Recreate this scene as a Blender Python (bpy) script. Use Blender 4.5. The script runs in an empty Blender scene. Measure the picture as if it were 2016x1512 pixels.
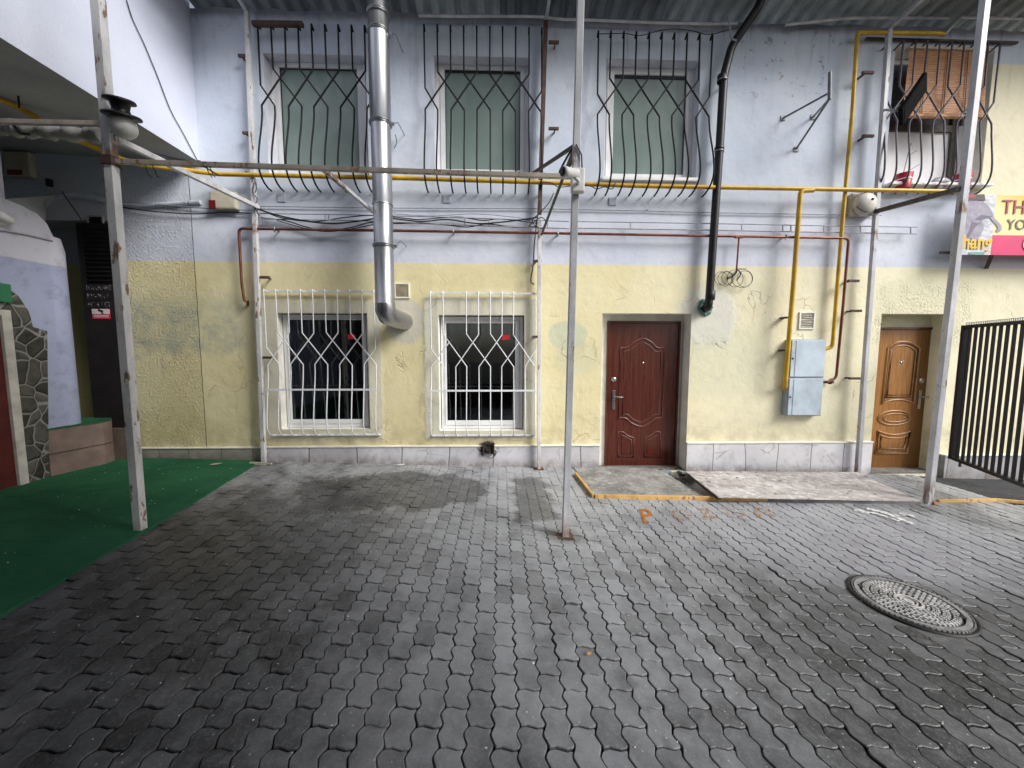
import bpy, math, random
from mathutils import Vector, Matrix, noise as mnoise
random.seed(7)
S = bpy.context.scene
COL = S.collection
PI = math.pi

# ------------------------------------------------------------------ survey camera (used to measure the place from the photo)
F = 757.0; CX = 1008.0; CY = 756.0
YAW = math.radians(1.75); PITCH = math.radians(4.95); ROLL = -.002
EYE = Vector((0, -5.25, 1.65))
fw = Vector((math.sin(YAW)*math.cos(PITCH), math.cos(YAW)*math.cos(PITCH), -math.sin(PITCH)))
r0 = Vector((math.cos(YAW), -math.sin(YAW), 0)); u0 = r0.cross(fw)
rt = r0*math.cos(ROLL) - u0*math.sin(ROLL); up = u0*math.cos(ROLL) + r0*math.sin(ROLL)

def ray(px, py): return fw*F + rt*(px-CX) - up*(py-CY)
def W(px, py, y=0.0):
    d = ray(px, py); return EYE + d*((y-EYE.y)/d.y)
def XP(px, py, x):
    d = ray(px, py); return EYE + d*((x-EYE.x)/d.x)
def gz(x, y=0): return .046 - .0287*x
def G(px, py, dz=0.0):
    d = ray(px, py); z = 0.0
    for _ in range(8):
        p = EYE + d*((z-EYE.z)/d.z); z = gz(p.x, p.y) + dz
    return EYE + d*((z-EYE.z)/d.z)

# ------------------------------------------------------------------ objects
def wloc(o):
    v = Vector((0, 0, 0))
    while o: v = v + o.location; o = o.parent
    return v
def tag(o, label=None, cat=None, group=None, kind=None):
    if label: o['label'] = label
    if cat: o['category'] = cat
    if group: o['group'] = group
    if kind: o['kind'] = kind
    return o
def thing(name, label, cat, loc, group=None):
    o = bpy.data.objects.new(name, None); COL.objects.link(o)
    o.location = Vector(loc); o.empty_display_size = .1
    return tag(o, label, cat, group)

class MB:
    def __init__(s): s.v = []; s.f = []; s.sm = []; s.mi = []
    def add(s, vs, fs, smooth=False, m=0):
        o = len(s.v); s.v += [tuple(v) for v in vs]
        s.f += [tuple(i+o for i in f) for f in fs]; s.sm += [smooth]*len(fs); s.mi += [m]*len(fs); return s
    def box(s, a, b, m=0, bev=0.0):
        x0, x1 = sorted((a[0], b[0])); y0, y1 = sorted((a[1], b[1])); z0, z1 = sorted((a[2], b[2]))
        return s.obox(Vector(((x0+x1)/2, (y0+y1)/2, (z0+z1)/2)), Vector((1,0,0)), Vector((0,1,0)), Vector((0,0,1)), x1-x0, y1-y0, z1-z0, m, bev)
    def obox(s, c, ax, ay, az, lx, ly, lz, m=0, bev=0.0):
        c = Vector(c)
        if bev <= 0:
            vs = [c+ax*(lx/2*i)+ay*(ly/2*j)+az*(lz/2*k) for i in (-1,1) for j in (-1,1) for k in (-1,1)]
            return s.add(vs, [(0,1,3,2),(4,6,7,5),(0,4,5,1),(2,3,7,6),(0,2,6,4),(1,5,7,3)], m=m)
        import bmesh
        bm = bmesh.new(); bmesh.ops.create_cube(bm, size=1)
        for v in bm.verts: v.co = Vector((v.co.x*lx, v.co.y*ly, v.co.z*lz))
        bmesh.ops.bevel(bm, geom=bm.edges[:], offset=bev, segments=2, profile=.6, affect='EDGES')
        bm.verts.ensure_lookup_table()
        vs = [c+ax*v.co.x+ay*v.co.y+az*v.co.z for v in bm.verts]
        fs = [tuple(v.index for v in f.verts) for f in bm.faces]
        bm.free(); return s.add(vs, fs, m=m)
    def bar(s, p, q, w, h=None, ref=None, m=0, bev=0.0):
        p = Vector(p); q = Vector(q); h = h or w
        az = (q-p); L = az.length; az = az/L
        ref = Vector(ref) if ref else (Vector((0,-1,0)) if abs(az.z) > .7 else Vector((0,0,1)))
        ay = (ref - az*ref.dot(az)).normalized(); ax = ay.cross(az)
        return s.obox((p+q)/2, ax, ay, az, w, h, L, m, bev)
    def tube(s, pts, r, seg=10, cap=True, m=0, radii=None, closed=False):
        P = [Vector(p) for p in pts]; n = len(P); rings = []
        t0 = (P[1]-P[0]).normalized()
        ref = Vector((0,0,1)) if abs(t0.z) < .9 else Vector((1,0,0))
        nx = (ref - t0*ref.dot(t0)).normalized()
        for i in range(n):
            if closed: a = (P[i]-P[i-1]).normalized(); b = (P[(i+1) % n]-P[i]).normalized()
            else:
                a = (P[i]-P[i-1]).normalized() if i else (P[1]-P[0]).normalized()
                b = (P[i+1]-P[i]).normalized() if i < n-1 else a
            t = (a+b); t = t.normalized() if t.length > 1e-6 else a
            nx = nx - t*nx.dot(t)
            nx = nx.normalized() if nx.length > 1e-6 else t.orthogonal().normalized()
            ny = t.cross(nx); k = 1.0/max(.5, a.dot(t)); rr = radii[i] if radii else r
            rings.append([P[i] + (nx*math.cos(2*PI*j/seg) + ny*math.sin(2*PI*j/seg))*rr*(k if k < 1.3 else 1.3) for j in range(seg)])
        vs = [v for R in rings for v in R]; fs = []
        for i in range(n if closed else n-1):
            i2 = (i+1) % n
            for j in range(seg):
                j2 = (j+1) % seg; fs.append((i*seg+j, i*seg+j2, i2*seg+j2, i2*seg+j))
        s.add(vs, fs, True, m)
        if cap and not closed:
            s.add(rings[0], [tuple(range(seg-1, -1, -1))], False, m); s.add(rings[-1], [tuple(range(seg))], False, m)
        return s
    def lathe(s, c, ax, prof, seg=24, m=0, smooth=True, cap=True):
        ax = Vector(ax).normalized(); nx = ax.orthogonal().normalized(); ny = ax.cross(nx); c = Vector(c)
        vs = []; fs = []; n = len(prof)
        for (r, h) in prof:
            for j in range(seg):
                a = 2*PI*j/seg; vs.append(c + ax*h + (nx*math.cos(a)+ny*math.sin(a))*r)
        for i in range(n-1):
            for j in range(seg):
                j2 = (j+1) % seg; fs.append((i*seg+j, i*seg+j2, (i+1)*seg+j2, (i+1)*seg+j))
        s.add(vs, fs, smooth, m)
        if cap:
            if prof[0][0] > 1e-4: s.add(vs[:seg], [tuple(range(seg-1, -1, -1))], False, m)
            if prof[-1][0] > 1e-4: s.add(vs[-seg:], [tuple(range(seg))], False, m)
        return s
    def prism(s, poly, d, m=0):
        d = Vector(d); P = [Vector(p) for p in poly]; n = len(P)
        vs = P + [p+d for p in P]
        fs = [tuple(range(n)), tuple(range(2*n-1, n-1, -1))] + [(i, (i+1) % n, (i+1) % n+n, i+n)[::-1] for i in range(n)]
        return s.add(vs, fs, m=m)
    def sphere(s, c, r, seg=20, rings=12, sc=(1,1,1), m=0):
        prof = []
        for i in range(rings+1):
            a = PI*i/rings; prof.append((max(1e-5, math.sin(a)*r), -math.cos(a)*r))
        o = len(s.v); s.lathe((0,0,0), (0,0,1), prof, seg, m, True, False)
        c = Vector(c)
        for i in range(o, len(s.v)):
            v = s.v[i]; s.v[i] = (c.x+v[0]*sc[0], c.y+v[1]*sc[1], c.z+v[2]*sc[2])
        return s

def obj(name, mb, mat, parent=None, origin=None, label=None, attr=None):
    me = bpy.data.meshes.new(name)
    off = wloc(parent) if parent else (Vector(origin) if origin is not None else Vector((0,0,0)))
    me.from_pydata([(v[0]-off.x, v[1]-off.y, v[2]-off.z) for v in mb.v], [], mb.f)
    me.polygons.foreach_set('use_smooth', mb.sm)
    mats = mat if isinstance(mat, (list, tuple)) else [mat]
    for m in mats: me.materials.append(m)
    if len(mats) > 1: me.polygons.foreach_set('material_index', mb.mi)
    if attr:
        a = me.color_attributes.new('tone', 'FLOAT_COLOR', 'POINT')
        a.data.foreach_set('color', attr)
    me.update()
    o = bpy.data.objects.new(name, me); COL.objects.link(o)
    if parent: o.parent = parent
    else: o.location = off
    if label: o['label'] = label
    return o
def solo(name, mb, mat, label, cat, origin=None, group=None):
    if origin is None:
        n = len(mb.v); origin = (sum(v[0] for v in mb.v)/n, sum(v[1] for v in mb.v)/n, min(v[2] for v in mb.v))
    return tag(obj(name, mb, mat, None, origin), label, cat, group)

def fillet(pts, r, n=6):
    P = [Vector(p) for p in pts]; out = [P[0]]
    for i in range(1, len(P)-1):
        a = (P[i-1]-P[i]); b = (P[i+1]-P[i]); la, lb = a.length, b.length; a /= la; b /= lb
        d = min(r, la*.49, lb*.49); p0 = P[i]+a*d; p1 = P[i]+b*d
        for k in range(n+1):
            t = k/n; out.append(p0*(1-t)**2 + P[i]*2*t*(1-t) + p1*t*t)
    out.append(P[-1]); return out
def sag(p, q, d, n=14, wob=0.0, seed=0):
    p = Vector(p); q = Vector(q); rr = random.Random(seed); out = []
    f1, f2 = rr.uniform(2, 5), rr.uniform(6, 11); a1, a2 = rr.uniform(0, 6), rr.uniform(0, 6)
    for i in range(n+1):
        t = i/n; v = p.lerp(q, t); v.z -= 4*d*t*(1-t)
        e = min(1, t*6, (1-t)*6)
        v.z += wob*e*(math.sin(f1*t*6+a1)*.6+math.sin(f2*t*6+a2)*.4); v.y += wob*e*.6*math.sin(f2*t*5+a1)
        out.append(v)
    return out
def text_mb(body, size, xf, thick=0.002, bold=False, sx=1.0):
    """mesh of a word; xf maps (u, v, w) of the text plane to the world"""
    cu = bpy.data.curves.new('lettering', 'FONT'); cu.body = body; cu.size = size; cu.extrude = thick/2
    cu.offset = size*.02 if bold else 0.0; cu.resolution_u = 3
    o = bpy.data.objects.new('lettering', cu); COL.objects.link(o)
    dg = bpy.context.evaluated_depsgraph_get(); dg.update()
    me = o.evaluated_get(dg).to_mesh()
    mb = MB(); mb.add([xf(v.co.x*sx, v.co.y, v.co.z) for v in me.vertices], [tuple(p.vertices) for p in me.polygons])
    o.evaluated_get(dg).to_mesh_clear(); bpy.data.objects.remove(o); bpy.data.curves.remove(cu)
    return mb

# ------------------------------------------------------------------ materials
class M:
    def __init__(s, name):
        s.mat = bpy.data.materials.new(name); s.mat.use_nodes = True; s.nt = s.mat.node_tree
        s.b = s.nt.nodes['Principled BSDF']; s._pos = None; s._xyz = None
    def node(s, t): return s.nt.nodes.new(t)
    def put(s, sock, v):
        if v is None: return
        if isinstance(v, bpy.types.NodeSocket): s.nt.links.new(v, sock)
        elif isinstance(v, (tuple, list)):
            sock.default_value = tuple(v)+(1,) if (len(v) == 3 and sock.type == 'RGBA') else tuple(v)
        else: sock.default_value = v
    @property
    def pos(s):
        if not s._pos: s._pos = s.node('ShaderNodeNewGeometry').outputs['Position']
        return s._pos
    def xyz(s, i):
        if not s._xyz:
            n = s.node('ShaderNodeSeparateXYZ'); s.put(n.inputs[0], s.pos); s._xyz = n
        return s._xyz.outputs[i]
    def scaled(s, sx, sy, sz):
        n = s.node('ShaderNodeVectorMath'); n.operation = 'MULTIPLY'; s.put(n.inputs[0], s.pos); n.inputs[1].default_value = (sx, sy, sz); return n.outputs[0]
    def noise(s, scale, detail=4, rough=.55, vec=None, dist=0.0):
        n = s.node('ShaderNodeTexNoise'); s.put(n.inputs['Vector'], vec or s.pos)
        n.inputs['Scale'].default_value = scale; n.inputs['Detail'].default_value = detail
        n.inputs['Roughness'].default_value = rough; n.inputs['Distortion'].default_value = dist; return n.outputs[0]
    def voro(s, scale, feature='DISTANCE_TO_EDGE', vec=None, rnd=1.0, out=0):
        n = s.node('ShaderNodeTexVoronoi'); n.feature = feature; s.put(n.inputs['Vector'], vec or s.pos)
        n.inputs['Scale'].default_value = scale; n.inputs['Randomness'].default_value = rnd; return n.outputs[out]
    def math(s, op, a, b=None, c=None, clamp=False):
        n = s.node('ShaderNodeMath'); n.operation = op; n.use_clamp = clamp
        s.put(n.inputs[0], a); s.put(n.inputs[1], b); s.put(n.inputs[2], c); return n.outputs[0]
    def mul(s, a, b): return s.math('MULTIPLY', a, b)
    def add(s, a, b): return s.math('ADD', a, b)
    def sub(s, a, b): return s.math('SUBTRACT', a, b)
    def mx(s, a, b): return s.math('MAXIMUM', a, b)
    def step(s, v, a, b, lo=0.0, hi=1.0):
        n = s.node('ShaderNodeMapRange'); n.interpolation_type = 'SMOOTHSTEP'; s.put(n.inputs[0], v)
        if a <= b: vals = (a, b, lo, hi)
        else: vals = (b, a, hi, lo)
        for i, x in enumerate(vals): n.inputs[1+i].default_value = x
        return n.outputs[0]
    def mix(s, f, a, b, blend='MIX'):
        n = s.node('ShaderNodeMix'); n.data_type = 'RGBA'; n.blend_type = blend
        s.put(n.inputs[0], f); s.put(n.inputs[6], a); s.put(n.inputs[7], b); return n.outputs[2]
    def tint(s, c, f, k):
        """multiply colour c by k where f"""
        return s.mix(f, c, (k, k, k) if not isinstance(k, tuple) else k, 'MULTIPLY')
    def ellipse(s, cx, cz, rx, rz, soft=.2, wob=.3, nz=None, ax=0, az=2):
        dx = s.math('DIVIDE', s.sub(s.xyz(ax), cx), rx); dz = s.math('DIVIDE', s.sub(s.xyz(az), cz), rz)
        d = s.math('SQRT', s.add(s.mul(dx, dx), s.mul(dz, dz)))
        if nz is not None: d = s.add(d, s.mul(s.sub(nz, .5), wob))
        return s.step(d, 1.0+soft/2, 1.0-soft/2)
    def rect(s, x0, x1, z0, z1, soft=.05, nz=None, wob=.1, ax=0, az=2):
        x = s.xyz(ax); z = s.xyz(az)
        if nz is not None:
            k = s.mul(s.sub(nz, .5), wob); x = s.add(x, k); z = s.add(z, k)
        a = s.mul(s.step(x, x0-soft/2, x0+soft/2), s.step(x, x1+soft/2, x1-soft/2))
        b = s.mul(s.step(z, z0-soft/2, z0+soft/2), s.step(z, z1+soft/2, z1-soft/2))
        return s.mul(a, b)
    def bump(s, h, strength=.5, dist=.01, prev=None):
        n = s.node('ShaderNodeBump'); n.inputs['Strength'].default_value = strength; n.inputs['Distance'].default_value = dist
        s.put(n.inputs['Height'], h)
        if prev: s.nt.links.new(prev, n.inputs['Normal'])
        return n.outputs[0]
    def out(s, color=None, rough=None, metal=None, normal=None, spec=None, alpha=None, coat=None):
        s.put(s.b.inputs['Base Color'], color); s.put(s.b.inputs['Roughness'], rough); s.put(s.b.inputs['Metallic'], metal)
        s.put(s.b.inputs['Normal'], normal); s.put(s.b.inputs['Specular IOR Level'], spec); s.put(s.b.inputs['Alpha'], alpha)
        s.put(s.b.inputs['Coat Weight'], coat)
        return s.mat

def mat_paint(name, col, rough=.5, var=.18, scale=9, bump=.15, metal=0.0, dirt=0.0, spec=.4):
    m = M(name); n = m.noise(scale, 5); n2 = m.noise(scale*9, 3)
    c = m.mix(m.step(n, .3, .7), tuple(x*(1-var) for x in col), tuple(min(1, x*(1+var)) for x in col))
    c = m.tint(c, m.step(n2, .55, .8), 1-var)
    if dirt: c = m.mix(m.mul(m.step(m.noise(3.1, 6, .65), .48, .68), dirt), c, (.08, .07, .055))
    return m.out(c, m.add(m.mul(n2, .2), rough-.1), metal, m.bump(n2, bump, .004), spec)

def mat_chipped(name, col, under=(.10, .065, .045), amount=.56, grime=.35, foot=False):
    m = M(name)
    v = m.scaled(1, 1, .35); n = m.noise(17, 7, .65, v); big = m.noise(2.3, 3)
    chip = m.step(m.add(m.mul(n, .8), m.mul(big, .25)), amount, amount+.035)
    base = m.mix(m.step(m.noise(6, 6, .6, v), .35, .7), col, tuple(x*.68 for x in col))
    base = m.tint(base, m.mul(m.step(m.noise(40, 3), .5, .75), grime), (.55, .52, .5))
    if foot: chip = m.mx(chip, m.mul(m.step(m.add(m.xyz(2), m.mul(n, .5)), .55, .30), m.step(n, .35, .6)))
    if foot: chip = m.mx(chip, m.mul(m.step(m.math('ABSOLUTE', m.sub(m.xyz(2), 3.19)), .09, .03), m.step(n, .40, .55)))
    rust = m.mix(m.noise(30, 4), under, (under[0]*2.2, under[1]*1.6, under[2]*1.2))
    c = m.mix(chip, base, rust)
    h = m.sub(m.mul(m.noise(60, 3), .3), m.mul(chip, .7))
    return m.out(c, m.add(m.mul(chip, .3), .42), 0, m.bump(h, .5, .003))
# ---- facade plaster
def m_facade():
    m = M('facade_plaster'); X, Z = m.xyz(0), m.xyz(2)
    n1 = m.noise(1.1, 4); n2 = m.noise(5, 6, .62); n3 = m.noise(28, 5, .6); n4 = m.noise(90, 3)
    lav = m.mix(m.step(n1, .3, .7), (.60, .645, .765), (.69, .72, .81))
    lav = m.mix(m.step(Z, 3.3, 4.0), lav, m.mix(m.step(n1, .3, .7), (.57, .645, .765), (.67, .725, .82)))
    yel = m.mix(m.step(n1, .3, .7), (.73, .65, .37), (.81, .745, .48))
    yel = m.mix(m.step(X, .5, 4.5), yel, m.mix(m.step(n2, .3, .7), (.80, .75, .53), (.86, .82, .62)))
    band = m.step(m.add(Z, m.mul(m.sub(n3, .5), .03)), 2.795, 2.812)
    c = m.mix(band, yel, lav)
    # cream painted upper wall of the right hand end
    c = m.mix(m.rect(6.42, 30, 3.72, 5.45, .03), c, (.86, .80, .60))
    # repairs and repaints
    c = m.mix(m.mul(m.rect(-5, -3.35, 1.62, 2.32, .3, n2, .7), m.step(n2, .35, .65, .25, .8)), c, (.42, .45, .36))
    c = m.mix(m.mul(m.ellipse(-2.95, 1.35, .25, .8, .5, .8, n2), .45), c, (.44, .46, .38))
    c = m.mix(m.mul(m.ellipse(.92, 1.86, .26, .20, .15, .5, n2), .7), c, (.55, .60, .47))
    c = m.mix(m.mul(m.ellipse(1.05, 1.55, .3, .25, .5, .7, n2), .4), c, (.58, .60, .45))
    c = m.mix(m.mul(m.ellipse(2.85, 2.12, .40, .42, .55, .9, m.noise(5, 7, .65)), .75), c, (.68, .69, .65))
    c = m.mix(m.mul(m.ellipse(3.0, 1.5, .75, .5, .8, .8, n2), .3), c, (.58, .62, .50))
    c = m.mix(m.mul(m.ellipse(-1.27, 2.04, .27, .30, .25, .4, n2), .85), c, (.60, .58, .50))
    pa = m.rect(-3.27, -1.60, .42, 2.30, .05, n2, .12); pb = m.rect(-1.03, .50, .42, 2.36, .05, n2, .14); pc = m.ellipse(2.85, 2.12, .38, .40, .30, .9, m.noise(5, 7, .65))
    c = m.mix(m.mul(pa, .8), c, (.68, .66, .55))
    c = m.mix(m.mul(pb, .8), c, (.68, .67, .58))
    c = m.mix(m.mul(m.rect(5.2, 6.5, 1.7, 2.62, .25, n2, .4), .5), c, (.68, .66, .48))
    # scuffs, stains
    c = m.tint(c, m.step(n2, .52, .75), (.86, .85, .84))
    sc = m.mul(m.step(m.noise(7, 8, .7, m.scaled(1, 1, 1.3)), .57, .63), m.rect(3.05, 4.75, 4.95, 5.78, .25, n1, .5))
    c = m.mix(m.mul(sc, .65), c, (.22, .21, .25))
    c = m.mix(m.mul(m.mul(m.step(m.noise(9, 8, .7), .63, .67), m.rect(2.2, 4.5, 1.0, 3.4, .6)), .45), c, (.30, .28, .24))
    low = m.mul(m.step(Z, .95, .30), m.step(n2, .32, .62))
    c = m.mix(m.mul(low, .42), c, (.34, .29, .17))
    drip = m.noise(3, 5, .6, m.scaled(4, 1, .25))
    c = m.tint(c, m.mul(m.step(drip, .5, .72), m.step(Z, 4.6, 5.8)), (.72, .72, .74))
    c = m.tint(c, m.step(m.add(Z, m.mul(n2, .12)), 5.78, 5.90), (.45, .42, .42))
    c = m.tint(c, m.mul(m.step(n3, .58, .72), .5), (.8, .79, .77))
    c = m.tint(c, m.step(m.noise(45, 2), .70, .73), (.45, .43, .40))
    # cracks
    cv = m.node('ShaderNodeVectorMath'); cv.operation = 'ADD'; m.put(cv.inputs[0], m.pos)
    sc3 = m.node('ShaderNodeVectorMath'); sc3.operation = 'SCALE'; nt = m.node('ShaderNodeTexNoise'); nt.inputs['Scale'].default_value = 3; nt.inputs['Detail'].default_value = 5
    m.put(nt.inputs['Vector'], m.pos); m.put(sc3.inputs[0], nt.outputs[1]); sc3.inputs['Scale'].default_value = .45; m.put(cv.inputs[1], sc3.outputs[0])
    ck = m.step(m.voro(1.35, vec=cv.outputs[0]), .007, .001)
    ck = m.mul(ck, m.mul(m.step(m.noise(1.6, 2), .52, .62), m.step(Z, 2.75, 2.6)))
    c = m.mix(m.mul(ck, .14), c, (.32, .28, .20))
    # old vertical joint between the rough and the smooth render
    seam = m.mul(m.step(m.math('ABSOLUTE', m.sub(m.add(X, m.mul(m.sub(n2, .5), .03)), -3.985)), .008, .003), m.step(Z, 4.1, 3.9))
    c = m.mix(m.mul(seam, .75), c, (.10, .10, .09))
    rough_zone = m.mul(m.step(X, -3.97, -4.0), m.step(Z, 4.05, 3.95))
    rough2 = m.rect(5.2, 6.6, 1.75, 2.60, .2, n2, .3)
    st = m.mul(m.step(m.noise(38, 4, .6, m.scaled(1, 1, .8)), .46, .74), m.step(m.noise(4.5, 3), .34, .62, .25, 1.0))
    wavy = m.noise(2.1, 3)
    bumps = m.add(m.add(m.mul(n3, .10), m.mul(n4, .05)), m.mul(wavy, .9))
    bumps = m.add(bumps, m.mul(m.mul(st, m.mx(rough_zone, m.mul(rough2, .8))), .6))
    flake = m.mul(m.step(m.noise(3.4, 7, .65), .54, .57), m.step(Z, 2.9, 2.6))
    bumps = m.sub(bumps, m.mul(flake, .05))
    bumps = m.add(bumps, m.mul(m.mx(m.mx(pa, pb), pc), .22))
    bumps = m.sub(bumps, m.mul(m.add(ck, seam), .5))
    c = m.tint(c, m.mul(m.mul(m.step(st, .25, .02), rough_zone), .35), (.74, .72, .68))
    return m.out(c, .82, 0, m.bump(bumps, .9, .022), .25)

def m_wing():
    m = M('wing_render'); Z = m.xyz(2); Y = m.xyz(1)
    n1 = m.noise(1.0, 4); n3 = m.noise(40, 4, .6)
    c = m.mix(m.step(n1, .3, .7), (.58, .62, .75), (.66, .69, .80))
    c = m.tint(c, m.mul(m.step(n3, .55, .75), .5), .85)
    return m.out(c, .85, 0, m.bump(m.add(m.mul(n3, .5), m.noise(120, 2)), .5, .006), .2)

def m_lower_left():
    m = M('passage_paint'); Z = m.xyz(2)
    n1 = m.noise(2.0, 5); n3 = m.noise(35, 4, .6)
    c = m.mix(m.step(Z, 2.61, 2.63), m.mix(n1, (.30, .34, .50), (.40, .43, .58)), m.mix(n1, (.50, .50, .58), (.62, .62, .68)))
    c = m.tint(c, m.step(m.noise(5, 6, .65), .5, .72), .72)
    return m.out(c, .8, 0, m.bump(m.add(m.mul(n1, .8), m.mul(n3, .3)), .6, .015), .2)

def m_recess():
    m = M('recess_paint'); Z = m.xyz(2); n1 = m.noise(2.5, 5); n3 = m.noise(30, 4)
    c = m.mix(m.step(Z, 2.82, 2.84), m.mix(n1, (.52, .45, .18), (.62, .54, .26)), m.mix(n1, (.40, .41, .46), (.52, .53, .58)))
    return m.out(m.tint(c, m.step(n3, .5, .8), .8), .85, 0, m.bump(n3, .4, .01), .2)

def m_soffit():
    m = M('soffit_render'); n1 = m.noise(1.4, 5); n3 = m.noise(50, 3)
    c = m.mix(m.step(n1, .3, .7), (.34, .345, .345), (.46, .465, .465))
    return m.out(m.tint(c, m.step(n3, .5, .8), .85), .9, 0, m.bump(n3, .5, .006), .2)

def m_plinth(name, a, b, dark, width, off):
    m = M(name); X, Z = m.xyz(0), m.xyz(2)
    n1 = m.noise(2.2, 5); n2 = m.noise(9, 6, .65); n3 = m.noise(50, 4)
    wob = m.mul(m.sub(m.noise(.9, 1), .5), .18)
    fx = m.math('FRACT', m.math('DIVIDE', m.add(m.add(X, off), wob), width))
    cell = m.math('FLOOR', m.math('DIVIDE', m.add(m.add(X, off), wob), width))
    rnd = m.math('FRACT', m.mul(m.math('SINE', m.mul(cell, 12.9898)), 437.58))
    j = m.mx(m.step(fx, .018, .006), m.step(fx, .982, .994))
    c = m.mix(m.step(n1, .3, .7), a, b)
    c = m.tint(c, m.mul(rnd, .6), (.74, .72, .70))
    vein = m.mul(m.step(m.voro(2.1, vec=m.scaled(1, 1, 1.4)), .02, .004), m.step(m.noise(2.7, 3), .50, .6))
    c = m.mix(m.mul(vein, .6), c, (.25, .24, .24))
    c = m.mix(m.mul(m.step(n2, .48, .74), dark), c, (.20, .17, .14))
    foot = m.step(m.sub(Z, m.math('MULTIPLY_ADD', X, -.0287, .046)), .16, .0)
    c = m.mix(m.mul(foot, m.step(n2, .3, .6, .25, .75)), c, (.16, .13, .11))
    c = m.mix(m.mul(j, .8), c, (.13, .12, .11))
    h = m.sub(m.add(m.mul(n3, .12), m.mul(n2, .25)), j)
    return m.out(c, m.add(m.mul(n2, .3), .35), 0, m.bump(h, .6, .006), .4)

def m_paver():
    m = M('paver_concrete'); X, Y = m.xyz(0), m.xyz(1)
    at = m.node('ShaderNodeAttribute'); at.attribute_name = 'tone'
    sp = m.node('ShaderNodeSeparateColor'); m.put(sp.inputs[0], at.outputs['Color'])
    t, edge = sp.outputs[0], sp.outputs[1]
    n1 = m.noise(.8, 5, .6); n2 = m.noise(5, 6, .65); n3 = m.noise(60, 5, .65); n4 = m.noise(220, 2)
    c = m.mix(t, (.028, .030, .032), (.094, .099, .106))
    c = m.tint(c, m.step(n2, .40, .66), (.62, .61, .60))
    c = m.mix(m.mul(m.step(m.noise(11, 6, .7), .50, .70), .40), c, (.19, .19, .20))
    c = m.mix(m.mul(m.step(n3, .5, .72), .40), c, (.22, .22, .23))
    c = m.tint(c, m.mul(m.step(n4, .52, .66), .7), .62)
    c = m.mix(m.mul(m.step(m.noise(130, 3), .60, .72), .35), c, (.24, .24, .25))
    # pale dust trodden towards the wall; mid-yard brightness painted over it
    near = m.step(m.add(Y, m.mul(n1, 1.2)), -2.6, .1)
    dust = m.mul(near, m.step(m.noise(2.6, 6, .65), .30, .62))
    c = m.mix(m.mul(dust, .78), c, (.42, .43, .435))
    bright_lane = m.mul(m.ellipse(.2, -1.9, 1.3, 2.1, 1.1, .9, n2, 0, 1), .80)  # dry middle strip, lifted further as brightness painted into the colour
    bright_wide = m.mul(m.step(m.add(Y, m.mul(n1, 1.0)), -2.8, -.9), m.step(m.add(X, m.mul(n1, .8)), -1.0, .3))  # painted brightness spread to the right, fading out towards the viewer
    bright_lane = m.mul(m.mx(bright_lane, m.mul(bright_wide, .62)), m.step(t, -.3, .9, .55, 1.0))
    bright_lane = m.mul(bright_lane, m.step(m.noise(6, 6, .65), .25, .6, .50, 1.0))
    c = m.mix(bright_lane, c, (.355, .37, .395))
    c = m.mix(m.mul(m.ellipse(3.2, -2.0, 1.6, .7, 1.0, .9, n2, 0, 1), .5), c, (.28, .28, .32))
    # damp stains; painted contact shade at the post feet
    w = m.ellipse(-1.25, -.95, 1.0, .60, .12, 1.6, m.noise(2.3, 8, .68), 0, 1)
    w = m.mx(w, m.mul(m.ellipse(-2.1, -1.9, 1.2, .9, .5, 1.5, m.noise(2.1, 7, .66), 0, 1), .5))
    w = m.mx(w, m.rect(.16, .56, -1.75, -.45, .10, m.noise(4.5, 8, .65), .5, 0, 1))
    w = m.mx(w, m.ellipse(-.55, -.7, .3, .2, .3, .8, n2, 0, 1))
    w = m.mx(w, m.mul(m.step(m.noise(1.25, 6, .65), .60, .68), .40))
    for (px_, py_) in ((-3.13, -1.99), (.555, -2.02), (4.68, -1.24)): w = m.mx(w, m.mul(m.ellipse(px_, py_, .16, .13, .9, .6, n2, 0, 1), .8))  # contact shade and dirt painted round the feet of the posts
    c = m.mix(m.mul(m.mul(m.step(m.noise(1.5, 7, .7), .50, .66), m.step(X, .2, -1.0)), .45), c, (.22, .22, .235))
    c = m.tint(c, m.mul(w, .9), (.36, .355, .35))
    oil = m.step(m.noise(2.3, 3, .5), .70, .74)
    c = m.tint(c, m.mul(oil, .7), .45)
    gum = m.step(m.voro(3.1, 'F1'), .055, .04)
    gum = m.mul(gum, m.step(m.noise(1.7, 1), .5, .52))
    c = m.mix(m.mul(gum, .45), c, m.mix(m.step(m.noise(2, 0), .45, .5), (.05, .05, .05), (.34, .34, .32)))
    speck = m.mul(m.step(m.voro(24, 'F1'), .13, .07), m.step(m.noise(6, 2), .48, .56))
    c = m.mix(m.mul(speck, .7), c, (.45, .45, .43))
    sand = m.mul(m.step(Y, -2.3, -1.2), m.step(m.noise(1.7, 5), .42, .56))
    ed = m.math('SUBTRACT', 1.0, edge)
    c = m.mix(m.mul(ed, .62), c, m.mix(sand, (.030, .029, .028), (.30, .30, .31)))
    r = m.sub(m.add(m.mul(n2, .30), .36), m.mul(w, .10))
    return m.out(c, r, 0, m.bump(m.add(m.mul(n3, .6), m.mul(n4, .3)), .7, .004), .5)

def m_joint():
    m = M('joint_sand'); n = m.noise(30, 5); c = m.mix(n, (.012, .012, .011), (.045, .042, .038))
    sand = m.mul(m.step(m.xyz(1), -2.3, -1.2), m.step(m.noise(1.7, 5), .42, .56))
    c = m.mix(sand, c, (.22, .21, .19))
    return m.out(c, .95, 0, m.bump(n, .8, .01), .1)

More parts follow.
